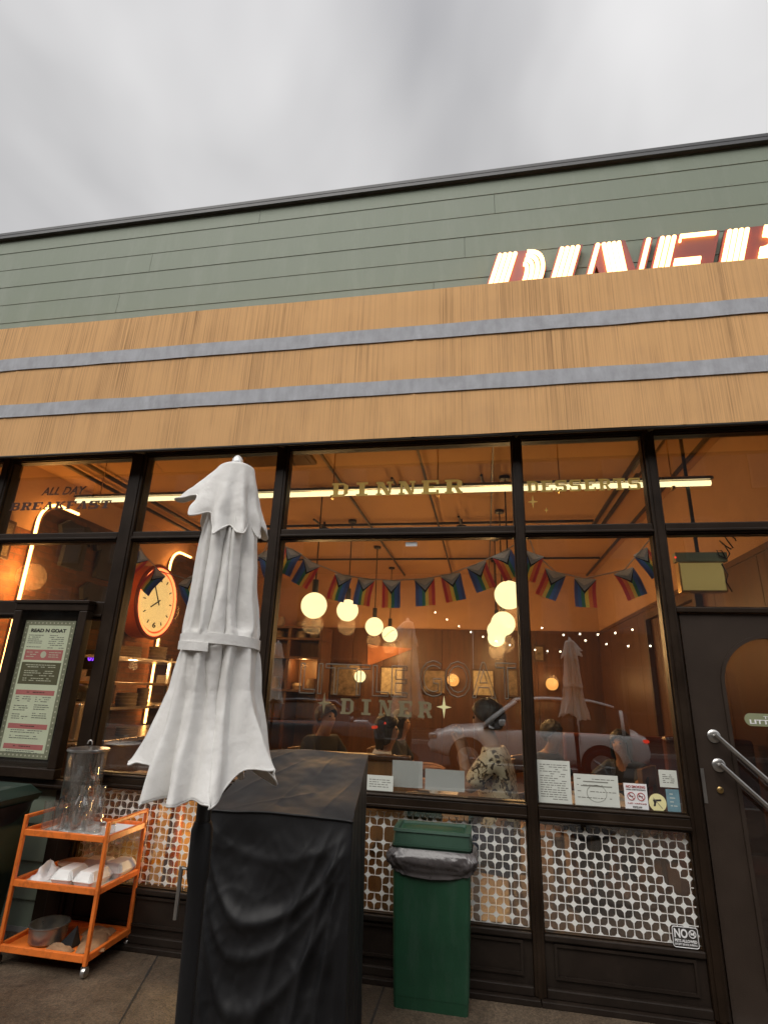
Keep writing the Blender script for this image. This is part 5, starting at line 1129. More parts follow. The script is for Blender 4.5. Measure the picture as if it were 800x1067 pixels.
# ================================================================ FLAG BUNTING BEHIND THE GLASS
def bunting(label, spots, ends, Y=.3):
    e0 = at(*ends[0], Y)
    t = thing('flag_bunting', label, 'bunting', at(*spots[len(spots) // 2][:2], Y), 'rainbow flag buntings')
    mb = MB(); pts = [at(*ends[0], Y)] + [at(p, q, Y) for p, q, *_ in spots] + [at(*ends[1], Y)]
    mb.tube(pts, .004, 6); mb.build('cord', M['cord'], t, smooth=True)
    for i, (px, py, ang, flip, wk) in enumerate(spots):
        c = at(px, py, Y); W_, H2 = .150 * wk, .205
        base = Matrix.Translation(c) @ Matrix.Rotation(R(ang), 4, 'Y') @ Matrix.Rotation(R(random.uniform(-12, 12)), 4, 'Z')
        mb = MB(); ph = random.random() * 6
        def P_(u, v, d): return base @ Vector(((u - .5) * W_, d + .010 * math.sin(v * 5 + ph) + .006 * math.sin(u * 6 + ph), -v * H2))
        order = [0, 1, 2, 3, 4, 5]
        if flip: order = order[::-1]
        for k in range(6):
            mb.mi = order[k]; n = 6
            for j in range(n):
                u0, u1 = k / 6, (k + 1) / 6
                def vt(u): return 1 - (1 - (.52 - abs(u - .5) * .95)) * (1) + 0  # chevron lower edge
                a0, a1 = vt(u0), vt(u1)
                va0, vb0 = a0 + (1 - a0) * j / n, a0 + (1 - a0) * (j + 1) / n; va1, vb1 = a1 + (1 - a1) * j / n, a1 + (1 - a1) * (j + 1) / n
                mb._faces([P_(u0, va0, 0), P_(u1, va1, 0), P_(u1, vb1, 0), P_(u0, vb0, 0), P_(u0, va0, .0015), P_(u1, va1, .0015), P_(u1, vb1, .0015), P_(u0, vb0, .0015)], [(0, 3, 2, 1), (4, 5, 6, 7)])
        for mi, k0, k1 in ((8, .80, 1.0), (7, .45, .797), (6, 0, .447)):
            mb.mi = mi
            for k in range(6):
                u0, u1 = k / 6, (k + 1) / 6; e0_, e1_ = .52 - abs(u0 - .5) * .95, .52 - abs(u1 - .5) * .95
                mb._faces([P_(u0, e0_ * k0, 0), P_(u1, e1_ * k0, 0), P_(u1, e1_ * k1, 0), P_(u0, e0_ * k1, 0), P_(u0, e0_ * k0, .0015), P_(u1, e1_ * k0, .0015), P_(u1, e1_ * k1, .0015), P_(u0, e0_ * k1, .0015)], [(0, 3, 2, 1), (4, 5, 6, 7)])
        mb.build('flag', FLAGCOL, t, fix=True)
bunting('rainbow flag bunting sagging across the big middle window', [(306, 573, 24, 0, 1), (325, 586, 26, 1, .95), (357, 599, 14, 0, 1), (381, 603, 8, 1, .9), (408, 605, 0, 0, .92), (442, 603, -4, 1, 1), (469, 598, -12, 0, 1), (496, 588, -20, 1, 1), (522, 576, -26, 0, 1)], ((287, 566), (539, 566)))
bunting('rainbow flag bunting of five flags in the narrow window beside the door', [(557, 577, 20, 1, .9), (579, 596, 24, 0, 1), (609, 603, 2, 1, 1), (650, 594, -22, 0, 1), (667, 574, -30, 1, .75)], ((551, 560), (677, 562)))
bunting('rainbow flag bunting strung past the round clock', [(150, 578, 40, 1, .85), (166, 595, 34, 0, 1), (193, 603, -30, 1, 1.1), (235, 600, 4, 0, 1), (275, 575, -24, 1, .9)], ((143, 566), (281, 562)))

# ================================================================ LAMPS INSIDE
def pendant(c, label, extra=False, light=True):
    t = thing('pendant_lamp', label, 'lamp', (c[0], c[1], c[2] - .15), 'globe pendant lamps')
    c = Vector(c); mb = MB(); mb.ball(c, .150, 28); g = mb.build('globe', M['globe'], t, smooth=True)
    if extra:
        mb = MB(); mb.tube([c + Vector((.151 * math.sin(a) * math.cos(.9 * math.sin(a)), -.151 * abs(math.cos(.5)) * .0 - .151 * math.cos(a) * .9, .06 * math.sin(2.4 * a))).normalized() * .152 for a in [-1 + 2 * i / 20 for i in range(21)]], .004, 6); mb.build('painted_line', M['kraft'], t)
    mb = MB(); mb.lathe([(.03, .140), (.036, .15), (.036, .30), (.012, .31)], c, 16); mb.build('socket', M['black'], t, smooth='auto')
    mb = MB(); mb.tube([c + Vector((0, 0, .30)), (c.x, c.y, 3.895)], .008, 8); mb.lathe([(.01, 3.855 - c.z), (.06, 3.86 - c.z), (.06, 3.896 - c.z)], c, 16); mb.build('rod', M['black'], t, smooth='auto')
    if light: point_light('pendant_light', c + Vector((0, 0, -.22)), 27, (1, .54, .20), r=.12)
pendant((-1.926, 2.33, 2.455), 'largest glowing globe pendant on the left, nearest of its row behind the big window')
pendant((-1.855, 3.64, 2.584), 'second glowing globe from the left in the row behind the big window')
pendant((-1.774, 5.18, 2.535), 'third glowing globe from the left, touching the small scribbled one')
pendant((-1.797, 6.85, 2.573), 'small glowing globe with a dark wavy line painted on it', True)
pendant((.268, 2.12, 2.555), 'large glowing globe partly hidden by the mullion near the flags')
pendant((.24, 3.33, 2.397), 'glowing globe just under the one hidden by the mullion')
pendant((.20, 4.74, 2.46), 'glowing globe half covered by two others near the mullion')
pendant((.215, 6.23, 2.483), 'lowest small globe of the cluster near the mullion')
def sconce(px, py, m_, label):
    c = at(px, py, 7.36); t = thing('wall_sconce', label, 'lamp', c, 'wall sconces')
    mb = MB(); mb.ball(c, .115, 20); mb.build('globe', M[m_], t, smooth=True)
    mb = MB(); mb.tube([c + Vector((0, .10, 0)), c + Vector((0, .109, 0))], .07, 16); mb.build('wall_plate', M['brass'], t)
    point_light('sconce_light', c + Vector((0, -.22, .05)), 5, (1, .5, .18), .1)
sconce(575, 713, 'globedim', 'small amber ball sconce on the wood wall seen left of the mirrored umbrella'); sconce(375, 705, 'globe', 'small pale ball sconce on the wood wall above the gold lettering'); sconce(472, 709, 'globedim', 'small amber ball sconce on the wood wall behind the pale outlined letters')
tl = thing('tube_light', 'long thin lit tube running the length of the upper windows', 'lamp', (-1.0, .5, 3.14))
mb = MB(); mb.tube([(-3.74, .5, 3.145), (1.72, .5, 3.145)], .021, 14); mb.build('tube', M['tube'], tl, smooth='auto')
mb = MB(); mb.box((-3.76, .475, 3.172), (1.74, .525, 3.20), bev=.006); mb.build('housing', M['chrome'], tl)
for x in (-3.5, -2.1, -1.25, -.35, .62, 1.45):
    mb = MB(); mb.box((x - .012, .47, 3.098), (x + .012, .53, 3.122), bev=.004); mb.box((x - .01, .526, 3.10), (x + .01, .532, 3.20)); mb.tube([(x, .5, 3.20), (x, .5, 3.895)], .005, 6); mb.build('bracket', M['brass'], tl)

# lit box near the door
t = thing('lit_sign_box', 'back of a small yellow lit sign box hanging by a rod above the door', 'sign', (1.57, .5, 2.31))
a, b, c2, d2 = at(706, 586, .5), at(757, 586, .5), at(757, 617, .5), at(711, 617, .5)
x0, x1, z0, z1 = a.x, b.x - .02, 2.312, 2.535
mb = MB(); mb.box((x0, .5, z0), (x1, .57, z1), bev=.004); mb.build('case', M['brass'], t)
mb = MB(); mb.box((x0 + .012, .494, z0 + .012), (x1 - .012, .4998, z1 - .012)); mb.build('panel', M['exitface'], t)
mb = MB(); mb.box((x0 - .01, .50, z1 + .001), (x1 + .03, .565, z1 + .07)); mb.build('mount', M['plate'], t)
mb = MB(); mb.tube([((x0 + x1) / 2, .53, z1 + .07), ((x0 + x1) / 2, .53, 3.895)], .014, 10); mb.build('rod', M['black'], t)
mb = MB(); pts = [Vector((x1 - .02 + .05 * i / 8 + .035 * math.cos(i * 1.3), .49, z1 + .02 + .05 * math.sin(i * 1.15) + .012 * i)) for i in range(16)]; mb.tube(pts, .005, 6); mb.tube([(x1 - .02, .49, z1 - .02), (x1 + .01, .49, z1 - .10), (x1 - .01, .49, z1 - .15), (x1 + .02, .49, z0)], .005, 6); mb.build('cable', M['black'], t, smooth=True)
mb = MB(); mb.ball((x0 - .015, .49, z1 + .03), .008, 10); mb.build('indicator', M['red'], t)

# ================================================================ LEFT WALL: LIT ARCHES, CLOCK, KITCHEN
def arch_panel(y0, y1, ztop, label, r_=.28):
    t = thing('lit_arch', label, 'wall panel', (-5.07, (y0 + y1) / 2, .01))
    path = [(y0, .95), (y0, ztop - r_)] + [(y0 + r_ - r_ * math.cos(a), ztop - r_ + r_ * math.sin(a)) for a in [PI / 2 * i / 8 for i in range(1, 9)]] + [(y1 - r_ + r_ * math.sin(a), ztop - r_ + r_ * math.cos(a)) for a in [PI / 2 * i / 8 for i in range(9)]] + [(y1, .95)]
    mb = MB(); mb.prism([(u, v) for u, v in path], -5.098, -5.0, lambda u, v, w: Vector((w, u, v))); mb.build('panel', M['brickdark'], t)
    path = path[:10] + [(y0 + r_ + .3, ztop)]
    mb = MB(); mb.tube([(-5.01, u + (.03 if u < (y0 + y1) / 2 else -.03) * -1, v + (.03 if v > 2 else 0)) for u, v in path], .017, 10); mb.build('lit_tube', M['neonline'], t, smooth=True)
    return t
arch_panel(1.46, 3.35, 3.50, 'dark arched wall panel outlined by an amber lit tube behind the BREAKFAST pane')
arch_panel(4.22, 6.7, 3.60, 'dark arched wall panel outlined by an amber lit tube behind the round clock')
for y, e_ in ((1.5, 30), (4.25, 26)): point_light('arch_tube_light', (-4.88, y - .12, 2.6), e_, (1, .45, .12), .15)
# shirts hung on the first arch
for i, (y, z, nm) in enumerate(((2.0, 3.38, 'black shirt hung at the top of the near lit arch'), (2.62, 3.36, 'black shirt hung beside the far edge of the near lit arch'), (2.55, 2.72, 'black shirt hung lowest on the near lit arch'))):
    t_ = [(-.30, -.08), (-.16, .02), (-.07, .0), (.07, 0), (.16, .02), (.30, -.08), (.25, -.22), (.17, -.17), (.18, -.55), (-.18, -.55), (-.17, -.17), (-.25, -.22)]
    mb = MB(); mb.prism([(y + u, z + v) for u, v in t_], -4.985, -4.93, lambda u, v, w: Vector((w + .01 * math.sin(v * 20), u, v))); o = mb.build('hung_shirt', M['shirtblack']); solo(o, nm, 'shirt', 'shirts hung on the lit arch')
# framed picture left of the arch
def picture(lo, hi, ax, m_, label, grp='framed pictures on the walls'):
    c = [(a + b) / 2 for a, b in zip(lo, hi)]; t = thing('framed_picture', label, 'picture', (c[0], c[1], lo[2]), grp)
    mb = MB(); mb.box(lo, hi, bev=.008); mb.build('frame', M['wooddark'], t)
    l2 = list(lo); h2 = list(hi)
    for k in range(3):
        if k != ax: l2[k] += .035; h2[k] -= .035
    if ax == 1: l2[1] = lo[1] - .004; h2[1] = lo[1] - .0003
    elif label.startswith('R'): pass
    if ax == 0:
        if lo[0] < 0: l2[0] = hi[0] + .0003; h2[0] = hi[0] + .004
        else: l2[0] = lo[0] - .004; h2[0] = lo[0] - .0003
    mb = MB(); mb.box(l2, h2); mb.build('print', M[m_], t); return t
picture((-5.098, .62, 2.75), (-5.06, 1.22, 3.18), 0, 'picture', 'dark framed picture on the plaster wall at the far left above the menu case')
# clock
CK = Vector((-4.72, 3.55, 2.665))
CKS = 1.12
t = thing('wall_clock', 'round yellow faced clock in an orange drum ringed by a lit red tube', 'clock', (CK.x, CK.y, 2.2))
MX = Matrix.Rotation(PI / 2, 4, 'Y')   # lathe axis z -> +x
rz = Matrix.Rotation(R(2), 4, 'Z'); MX = rz @ MX @ Matrix.Scale(CKS, 4)
mb = MB(); mb.lathe([(.30, -.28), (.44, -.26), (.47, -.24), (.47, -.02), (.445, 0), (.30, 0)], CK, 48, MX); mb.build('drum', M['orangeplastic'], t, smooth='auto')
mb = MB(); mb.lathe([(.36, .001), (.385, .001), (.385, .006), (.36, .008)], CK, 48, MX); fc = mb.build('face', M['clockface'], t, smooth='auto')
mb = MB(); mb.tube([CK + MX @ Vector((.425 * math.cos(a), .425 * math.sin(a), .014)) for a in [2 * PI * i / 48 for i in range(48)]], .019, 8, closed=True); mb.build('lit_ring', M['neonclock'], t, smooth=True)
mb = MB(); mb.tube([CK + MX @ Vector((.465 * math.cos(a),   .465 * math.sin(a), .0)) for a in [2 * PI * i / 48 for i in range(48)]], .028, 10, closed=True); mb.build('bezel', M['neonred'], t, smooth=True)
def ckp(ang, r_, w=.012):  # clock angle, 0 at twelve, clockwise seen from +x
    return CK + rz @ (Vector((w, math.sin(ang) * r_, math.cos(ang) * r_)) * CKS)
mb = MB()
for k in range(12):
    if k in (0, 6): continue
    mb.tube([ckp(2 * PI * k / 12, .29), ckp(2 * PI * k / 12, .335)], .008, 6)
mb.build('hour_mark', M['ink'], t)
mb = MB(); mb.tube([ckp(-.62, -.05, .02), ckp(-.62, .27, .02)], .008, 6); mb.build('minute_hand', M['ink'], t)
mb = MB(); mb.tube([ckp(-2.1, -.05, .016), ckp(-2.1, .17, .016)], .010, 6); mb.build('hour_hand', M['ink'], t)
for s_, k in (('12', 0), ('6', 6)):
    me = text_mesh(s_, -.045, .045, -.04, .04, 0, ext=.001, bold=.03)
    c_ = ckp(2 * PI * k / 12, .30, .010)
    me.transform(Matrix.Translation(c_) @ rz @ Matrix.Rotation(PI / 2, 4, 'Z')); link(me, 'numeral', M['ink'], t)
# kitchen line
k_ = thing('kitchen_counter', 'stainless kitchen counter with a lit pass shelf along the left wall', 'counter', (-4.55, 3.2, .01))
mb = MB(); mb.box((-4.95, 1.6, .01), (-4.1, 5.6, .88), bev=.01); mb.build('cabinet', M['wooddark'], k_)
mb = MB(); mb.box((-4.97, 1.55, .8805), (-4.05, 5.65, .93), bev=.008); mb.build('worktop', M['chrome'], k_)
for z in (1.22, 1.50, 1.80):
    mb = MB(); mb.box((-4.95, 2.2, z), (-4.25, 4.6, z + .03), bev=.004); mb.build('shelf', M['chrome'] if z != 1.5 else M['woodlight'], k_)
for y in (2.22, 3.4, 4.58):
    mb = MB(); mb.box((-4.29, y - .02, .9305), (-4.252, y + .02, 1.86)); mb.build('upright', M['chrome'], k_)
point_light('pass_lamp', (-4.5, 2.9, 1.74), 14, (1, .6, .25), .05); point_light('pass_lamp', (-4.5, 3.9, 1.46), 9, (1, .6, .25), .05)
sc2 = [('stack of bowls on the middle pass shelf', -4.40, 2.75, 1.2505, .13, .16), ('tall stoneware jar on the middle pass shelf', -4.38, 3.05, 1.2505, .08, .22), ('small bowl stack on the upper pass shelf', -4.42, 3.55, 1.5305, .10, .11), ('wide bowl stack on the top pass shelf', -4.45, 2.7, 1.8305, .16, .14), ('white crock on the top pass shelf', -4.42, 3.3, 1.8305, .12, .18), ('low bowl stack on the worktop of the pass', -4.22, 2.6, .9305, .13, .10), ('tall crock on the upper pass shelf near the clock', -4.40, 4.1, 1.5305, .09, .2), ('dark pot at the far end of the pass worktop', -4.4, 4.9, .9305, .17, .24)]
for lb, x, y, z, r_, h in sc2:
    mb = MB(); n = 4
    prof = []
    for i in range(n): prof += [(r_ * .9, h * i / n), (r_, h * (i + .8) / n)]
    mb.lathe([(r_ * .4, 0)] + prof + [(r_ * .3, h)], (x, y, z), 24); solo(mb.build('crockery', M['stone'] if 'dark' not in lb else M['black'], smooth='auto'), lb, 'crockery', 'crockery on the kitchen pass')
t = thing('till_screen', 'small dark till screen showing purple figures behind the narrow slot of glass', 'screen', (-4.6, 2.35, 1.83))
p0 = at(93, 687, 2.4)
t.location = (p0.x, 2.4, p0.z - .2)
mb = MB(); mb.box((p0.x - .16, 2.40, p0.z - .12), (p0.x + .16, 2.44, p0.z + .12), bev=.01); mb.box((p0.x - .03, 2.44, p0.z - .20), (p0.x + .03, 2.46, p0.z)); mb.build('case', M['blackplastic'], t)
textobj('figures', '07', (p0.x - .02, p0.x + .09, p0.z - .02, p0.z + .05), 2.3985, M['purple'], t, bold=.03)
# coffee machine and hood as kitchen steel
t = thing('coffee_machine', 'stainless coffee machine with a round lid on the kitchen worktop near the glass', 'machine', (-4.45, 2.0, .9305))
mb = MB(); mb.box((-4.72, 1.7, .9305), (-4.2, 2.15, 1.32), bev=.03); mb.build('body', M['chrome'], t)
mb = MB(); mb.lathe([(.02, 0), (.14, .0), (.15, .10), (.10, .16), (.02, .18)], (-4.45, 1.92, 1.3205), 24); mb.build('lid', M['blackplastic'], t, smooth='auto')
mb = MB(); mb.tube([(-4.35, 1.7, 1.2), (-4.35, 1.6, 1.18), (-4.35, 1.58, 1.05)], .018, 10); mb.build('spout', M['steel'], t, smooth='auto')
# bar stools and lit bench seen through the lower left film
be = thing('yellow_bench', 'bright yellow bench front lit behind the star film next to the cart', 'bench', (-2.1, .9, .01))
mb = MB(); mb.box((-2.75, .58, .01), (-1.5, 1.1, .50), bev=.02); mb.build('front', M['bench'], be)
mb = MB(); mb.box((-2.78, .55, .5005), (-1.47, 1.14, .56), bev=.02); mb.build('seat', M['bench'], be)
mb = MB(); mb.box((-2.75, 1.142, .50), (-1.5, 1.2, .93), bev=.015); mb.build('backrest', M['bench'], be)
point_light('bench_fill', (-1.9, .28, .60), 9, (1, .58, .2), .06)  # added fill light without a fixture, brightens the bench behind the film
mb = MB(); mb.box((-2.66, .14, .865), (-1.56, .52, .90), bev=.006); ot = thing('window_counter', 'wooden window counter on red brown legs behind the cart', 'counter', (-2.1, .3, .01)); mb.build('top', M['woodlight'], ot)
for x in (-2.37, -2.17): 
    mb = MB(); mb.tube([(x, .3, .012), (x, .3, .8645)], [.05, .045], 14); mb.build('leg', M['redleather'], ot, smooth='auto')

# ================================================================ BACK OF THE ROOM
sh = thing('wooden_shelf', 'tall wooden shelf unit of pots against the back wall beside the umbrella', 'shelf', (-3.85, 6.9, .01))
for x in (-4.6, -3.75, -3.12):
    mb = MB(); mb.box((x, 6.55, .01), (x + .06, 7.2, 2.62)); mb.build('side_panel', M['wood'], sh)
for z in (.9, 1.45, 2.05, 2.40, 2.62):
    mb = MB(); mb.box((-4.62, 6.5, z + .0005), (-3.04, 7.2, z + .045), bev=.004); mb.build('shelf', M['wood'], sh)
mb = MB(); mb.box((-4.6, 7.201, .01), (-3.06, 7.22, 2.62)); mb.build('back_panel', M['woodlight'], sh)
point_light('shelf_lamp', (-3.45, 6.75, 1.95), 9, (1, .55, .2), .06)
rnd = random.Random(3); i = 0
for z in (2.6655, 2.4455, 1.4955):
    for x in (-4.4, -4.05, -3.6, -3.3):
        i += 1; r_ = .08 + .04 * rnd.random(); h = min(.12 + .14 * rnd.random(), .15 if z < 2.5 and z > 2.3 else 1)
        mb = MB(); mb.lathe([(r_ * .5, 0), (r_ * .8, 0), (r_, h * .5), (r_ * .75, h * .9), (r_ * .8, h), (r_ * .4, h)], (x, 6.85, z), 20)
        row = {2.6655: 'top board', 2.4455: 'second board', 1.4955: 'low board'}[z]; pos = ('at the left end', 'left of the divider', 'right of the divider', 'at the right end')[[-4.4, -4.05, -3.6, -3.3].index(x)]
        solo(mb.build('pot', M['stone'], smooth='auto'), 'round stoneware pot on the %s of the wooden shelf, %s' % (row, pos), 'pot', 'pots on the wooden shelf')
def bpic(px0, py0, px1, py1, m_, lb):
    a, b = at(px0, py0, 7.44), at(px1, py1, 7.44); picture((a.x, 7.43, b.z), (b.x, 7.468, a.z), 1, m_, lb)
bpic(345, 690, 375, 727, 'picture', 'dark framed picture on the wood wall left of the pale sconce'); bpic(396, 694, 420, 726, 'pictpale', 'pale framed picture on the wood wall right of the pale sconce'); bpic(440, 697, 465, 724, 'picture', 'dark framed picture on the wood wall between two sconces'); bpic(491, 697, 516, 727, 'pictpale', 'pale framed picture with green on the wood wall left of the mullion'); bpic(527, 697, 541, 727, 'picture', 'narrow dark framed picture tucked against the mullion'); bpic(555, 672, 568, 690, 'picture', 'small dark framed picture high on the wood wall right of the mullion')
picture((2.13, 2.55, 1.62), (2.168, 2.95, 2.32), 0, 'pictpale', 'tall framed poster on the side wall inside the narrow window')
mb = MB(); a, b, c_ = at(383, 672, 7.42), at(383, 694, 7.42), at(430, 676, 7.42); mb.plane_y([(a.x, a.z), (b.x, b.z), (c_.x, c_.z)], 7.425, 7.435); solo(mb.build('pennant', M['felt']), 'triangular felt pennant pinned to the wood wall above the sconce', 'pennant')

def table(x, y, w, d_, label, grp='white diner tables'):
    t = thing('diner_table', label, 'table', (x, y, .007), grp)
    mb = MB(); mb.box((x - w / 2, y - d_ / 2, .735), (x + w / 2, y + d_ / 2, .765), bev=.006); mb.build('tabletop', M['table'], t)
    mb = MB(); mb.lathe([(.02, 0), (.24, 0), (.24, .02), (.04, .05), (.035, .72), (.12, .7345), (.02, .7348)], (x, y, .007), 20); mb.build('pedestal', M['black'], t, smooth='auto')
table(-.55, 1.35, .62, .9, 'white topped table in front of the big window beside the floral shirt'); table(.85, 1.5, .62, .8, 'white topped table inside the narrow window'); table(-2.0, 2.6, .7, .7, 'white topped table farther back behind the black cover')
def solid(name, prof, c, m_, label, cat, grp=None, n=20):
    mb = MB(); mb.lathe(prof, c, n); return solo(mb.build(name, M[m_], smooth='auto'), label, cat, grp)
TT = .7665
CUP = [(.012, 0), (.030, 0), (.040, .03), (.042, .085), (.039, .085), (.036, .03), (.012, .012)]
PLATE = [(.02, 0), (.075, 0), (.120, .016), (.122, .02), (.075, .008), (.02, .006)]
BOTTLE = [(.01, 0), (.028, 0), (.030, .01), (.030, .11), (.014, .15), (.012, .18), (.004, .19)]
solid('cup', CUP, (-.42, 1.12, TT), 'foam', 'white coffee cup on the table beside the floral shirt, nearer the glass', 'cup', 'white cups on the tables'); solid('cup', CUP, (-.68, 1.5, TT), 'foam', 'white coffee cup on the far side of the table beside the floral shirt', 'cup', 'white cups on the tables'); solid('cup', CUP, (.72, 1.25, TT), 'foam', 'white coffee cup on the table in the narrow window', 'cup', 'white cups on the tables')
solid('plate', PLATE, (-.50, 1.36, TT), 'foam', 'white plate in the middle of the table beside the floral shirt', 'plate', 'white plates on the tables', 28); solid('plate', PLATE, (.98, 1.62, TT), 'foam', 'white plate on the table in the narrow window', 'plate', 'white plates on the tables', 28)
solid('sauce_bottle', BOTTLE, (-.74, 1.12, TT), 'neonred', 'red sauce bottle on the table beside the floral shirt', 'bottle', 'sauce bottles'); solid('sauce_bottle', BOTTLE, (.68, 1.72, TT), 'neonred', 'red sauce bottle on the table in the narrow window', 'bottle', 'sauce bottles'); solid('sauce_bottle', BOTTLE, (-1.9, 2.4, TT), 'yellow', 'yellow sauce bottle on the farther table behind the black cover', 'bottle', 'sauce bottles')
def chair(x, y, rz, label):
    t = thing('wooden_chair', label, 'chair', (x, y, .007), 'light wooden chairs'); t.rotation_euler = (0, 0, rz)
    mb = MB(); mb.box((-.21, -.21, .43), (.21, .21, .46), bev=.01); mb.build('seat', M['woodlight'], t, world=False)
    for sx_ in (-1, 1):
        mb = MB(); mb.box((sx_ * .20 - .018, -.205, 0), (sx_ * .20 + .018, -.169, .4295)); mb.build('leg', M['woodlight'], t, world=False)
        mb = MB(); mb.box((sx_ * .20 - .02, .19, 0), (sx_ * .20 + .02, .232, .98), bev=.006); mb.build('leg', M['woodlight'], t, world=False)
    mb = MB(); mb.box((-.179, .20, .82), (.179, .226, .985), bev=.01); mb.box((-.179, .205, .58), (.179, .222, .64)); mb.build('backrest', M['woodlight'], t, world=False)
chair(.10, .72, R(-90), 'light wooden chair under the person in the floral shirt'); chair(-1.05, .85, R(90), 'light wooden chair across the table from the floral shirt'); chair(1.22, 2.02, R(-120), 'light wooden chair under the woman in the narrow window'); chair(.42, 1.75, R(80), 'light wooden chair facing the woman in the narrow window')
bo = thing('booth_partition', 'low wooden booth partition behind the small paper notice', 'partition', (-.98, 1.05, .007))
mb = MB(); mb.box((-1.5, .98, .007), (-.62, 1.04, 1.02), bev=.006); mb.build('panel', M['woodlight'], bo); mb = MB(); mb.box((-1.53, .96, 1.0205), (-.60, 1.06, 1.06), bev=.01); mb.build('cap', M['wood'], bo)
mb = MB(); mb.box((.9, 3.0, .007), (2.1, 3.5, .45), bev=.03); mb.box((.9, 3.45, .4505), (2.1, 3.6, 1.15), bev=.03); o = mb.build('booth_seat', M['redleather']); solo(o, 'dark red leather booth behind the woman in the narrow window', 'booth')
mb = MB(); mb.box((1.45, 1.0, .007), (2.12, 1.5, .45), bev=.03); mb.box((1.45, 1.45, .4505), (2.12, 1.56, 1.28), bev=.03); solo(mb.build('booth_seat', M['redleather']), 'orange red leather booth seen through the door glass', 'booth')

# ================================================================ PEOPLE
def person(label, loc, rz, shirt, skin_m='skin', hair_m='hair', hairlen=0.0, arms='table', lean=0.0, sc_=1.0):
    """seated figure; local -y is forward, origin on the floor under the seat"""
    p = thing('person', label, 'person', (loc[0], loc[1], .007)); p.rotation_euler = (0, 0, rz); p.scale = (sc_,) * 3
    V_, E_, Rr = [], [], []
    def add(v, r_, par=None):
        V_.append(Vector(v)); Rr.append(r_)
        if par is not None: E_.append((par, len(V_) - 1))
        return len(V_) - 1
    L_ = lean
    pel = add((0, 0, .52), .125); sp = add((0, .02 - .2 * L_, .70), .115, pel); ch = add((0, .0 - .6 * L_, .92), .125, sp); nk = add((0, -.01 - .9 * L_, 1.06), .066, ch); nk2 = add((0, -.03 - L_, 1.115), .060, nk)
    jaw = add((0, -.055 - L_, 1.165), .062, nk2); hd = add((0, -.04 - L_, 1.235), .083, jaw); tp = add((0, -.03 - L_, 1.295), .062, hd)
    ns = add((0, -.128 - L_, 1.205), .012, hd)
    tipz = []
    for s_ in (-1, 1):
        shd = add((s_ * .165, -.0 - .7 * L_, 1.0), .060, ch)
        if arms == 'table': el = (s_ * .23, -.10 - L_, .80); wr = (s_ * .10, -.34 - L_, .82)
        elif arms == 'reach': el = (s_ * .22, -.24 - L_, .88); wr = (s_ * .12, -.50 - L_, .90)
        else: el = (s_ * .22, -.12 - L_, .82); wr = (s_ * .05, -.20 - L_, 1.06)
        e1 = add(el, .042, shd); w1 = add(wr, .028, e1); d = (Vector(wr) - Vector(el)).normalized()
        pm = add(Vector(wr) + d * .06, .030, w1); sdv = d.cross(Vector((0, 0, 1))).normalized()
        for k, off in enumerate((-.026, -.009, .009, .026)):
            ln = (.062, .075, .070, .055)[k]
            f1 = add(Vector(wr) + d * .10 + sdv * off, .0085, pm); add(Vector(wr) + d * (.10 + ln) + sdv * off * 1.15 + Vector((0, 0, -.022)), .0070, f1)
        t1 = add(Vector(wr) + d * .055 + sdv * .042 * -s_, .0095, w1); add(Vector(wr) + d * .09 + sdv * .052 * -s_, .008, t1)
        hp = add((s_ * .09, -.02, .52), .090, pel); kn = add((s_ * .12, -.42, .50), .062, hp); ak = add((s_ * .12, -.44, .10), .042, kn); tl_ = add((s_ * .12, -.58, .045), .036, ak)
    me = skin(V_, E_, Rr, 2); link(me, 'body', M[skin_m], p, smooth=True, world=False)
    # shirt over trunk and upper arms
    V2, E2, R2 = [], [], []
    def a2(v, r_, par=None):
        V2.append(Vector(v)); R2.append(r_)
        if par is not None: E2.append((par, len(V2) - 1))
        return len(V2) - 1
    q0 = a2((0, 0, .50), .150); q1 = a2((0, .02 - .2 * L_, .70), .145, q0); q2 = a2((0, -.6 * L_, .92), .150, q1); q3 = a2((0, -.9 * L_, 1.055), .078, q2)
    for s_ in (-1, 1):
        b1 = a2((s_ * .17, -.7 * L_, 1.0), .078, q2); el = (s_ * .235, -.10 - L_, .82) if arms == 'table' else (s_ * .225, -.22 - L_, .885) if arms == 'reach' else (s_ * .225, -.11 - L_, .84); a2(el, .062, b1)
    me = skin(V2, E2, R2, 2); link(me, 'shirt', M[shirt], p, smooth=True, world=False)
    V3, E3, R3 = [], [], []
    def a3(v, r_, par=None):
        V3.append(Vector(v)); R3.append(r_)
        if par is not None: E3.append((par, len(V3) - 1))
        return len(V3) - 1
    w0 = a3((0, 0, .50), .145)
    for s_ in (-1, 1): h1 = a3((s_ * .095, -.02, .515), .105, w0); h2 = a3((s_ * .12, -.42, .50), .078, h1); a3((s_ * .12, -.44, .12), .060, h2)
    me = skin(V3, E3, R3, 2); link(me, 'trousers', M['jeans'], p, smooth=True, world=False)
    # hair cap, open at the face
    hc = Vector((0, -.028 - L_, 1.245)); mb = MB()
    def hair(u, v):
        a = 2 * PI * u; th = PI * (.0 + v * (.60 + (.14 if math.sin(a) > .2 else 0))); front = max(0, -math.sin(a))
        th *= 1 - .42 * front ** 1.5; r_ = .106 + .006 * noise.noise(Vector((u * 9, v * 5, 2)))
        p_ = Vector((r_ * .90 * math.sin(th) * math.cos(a), r_ * 1.04 * math.sin(th) * math.sin(a), r_ * 1.06 * math.cos(th)))
        if hairlen and v > .72 and front < .45: p_.z -= hairlen * (v - .72) / .28; p_.y += .02 * (v - .72)
        return hc + p_
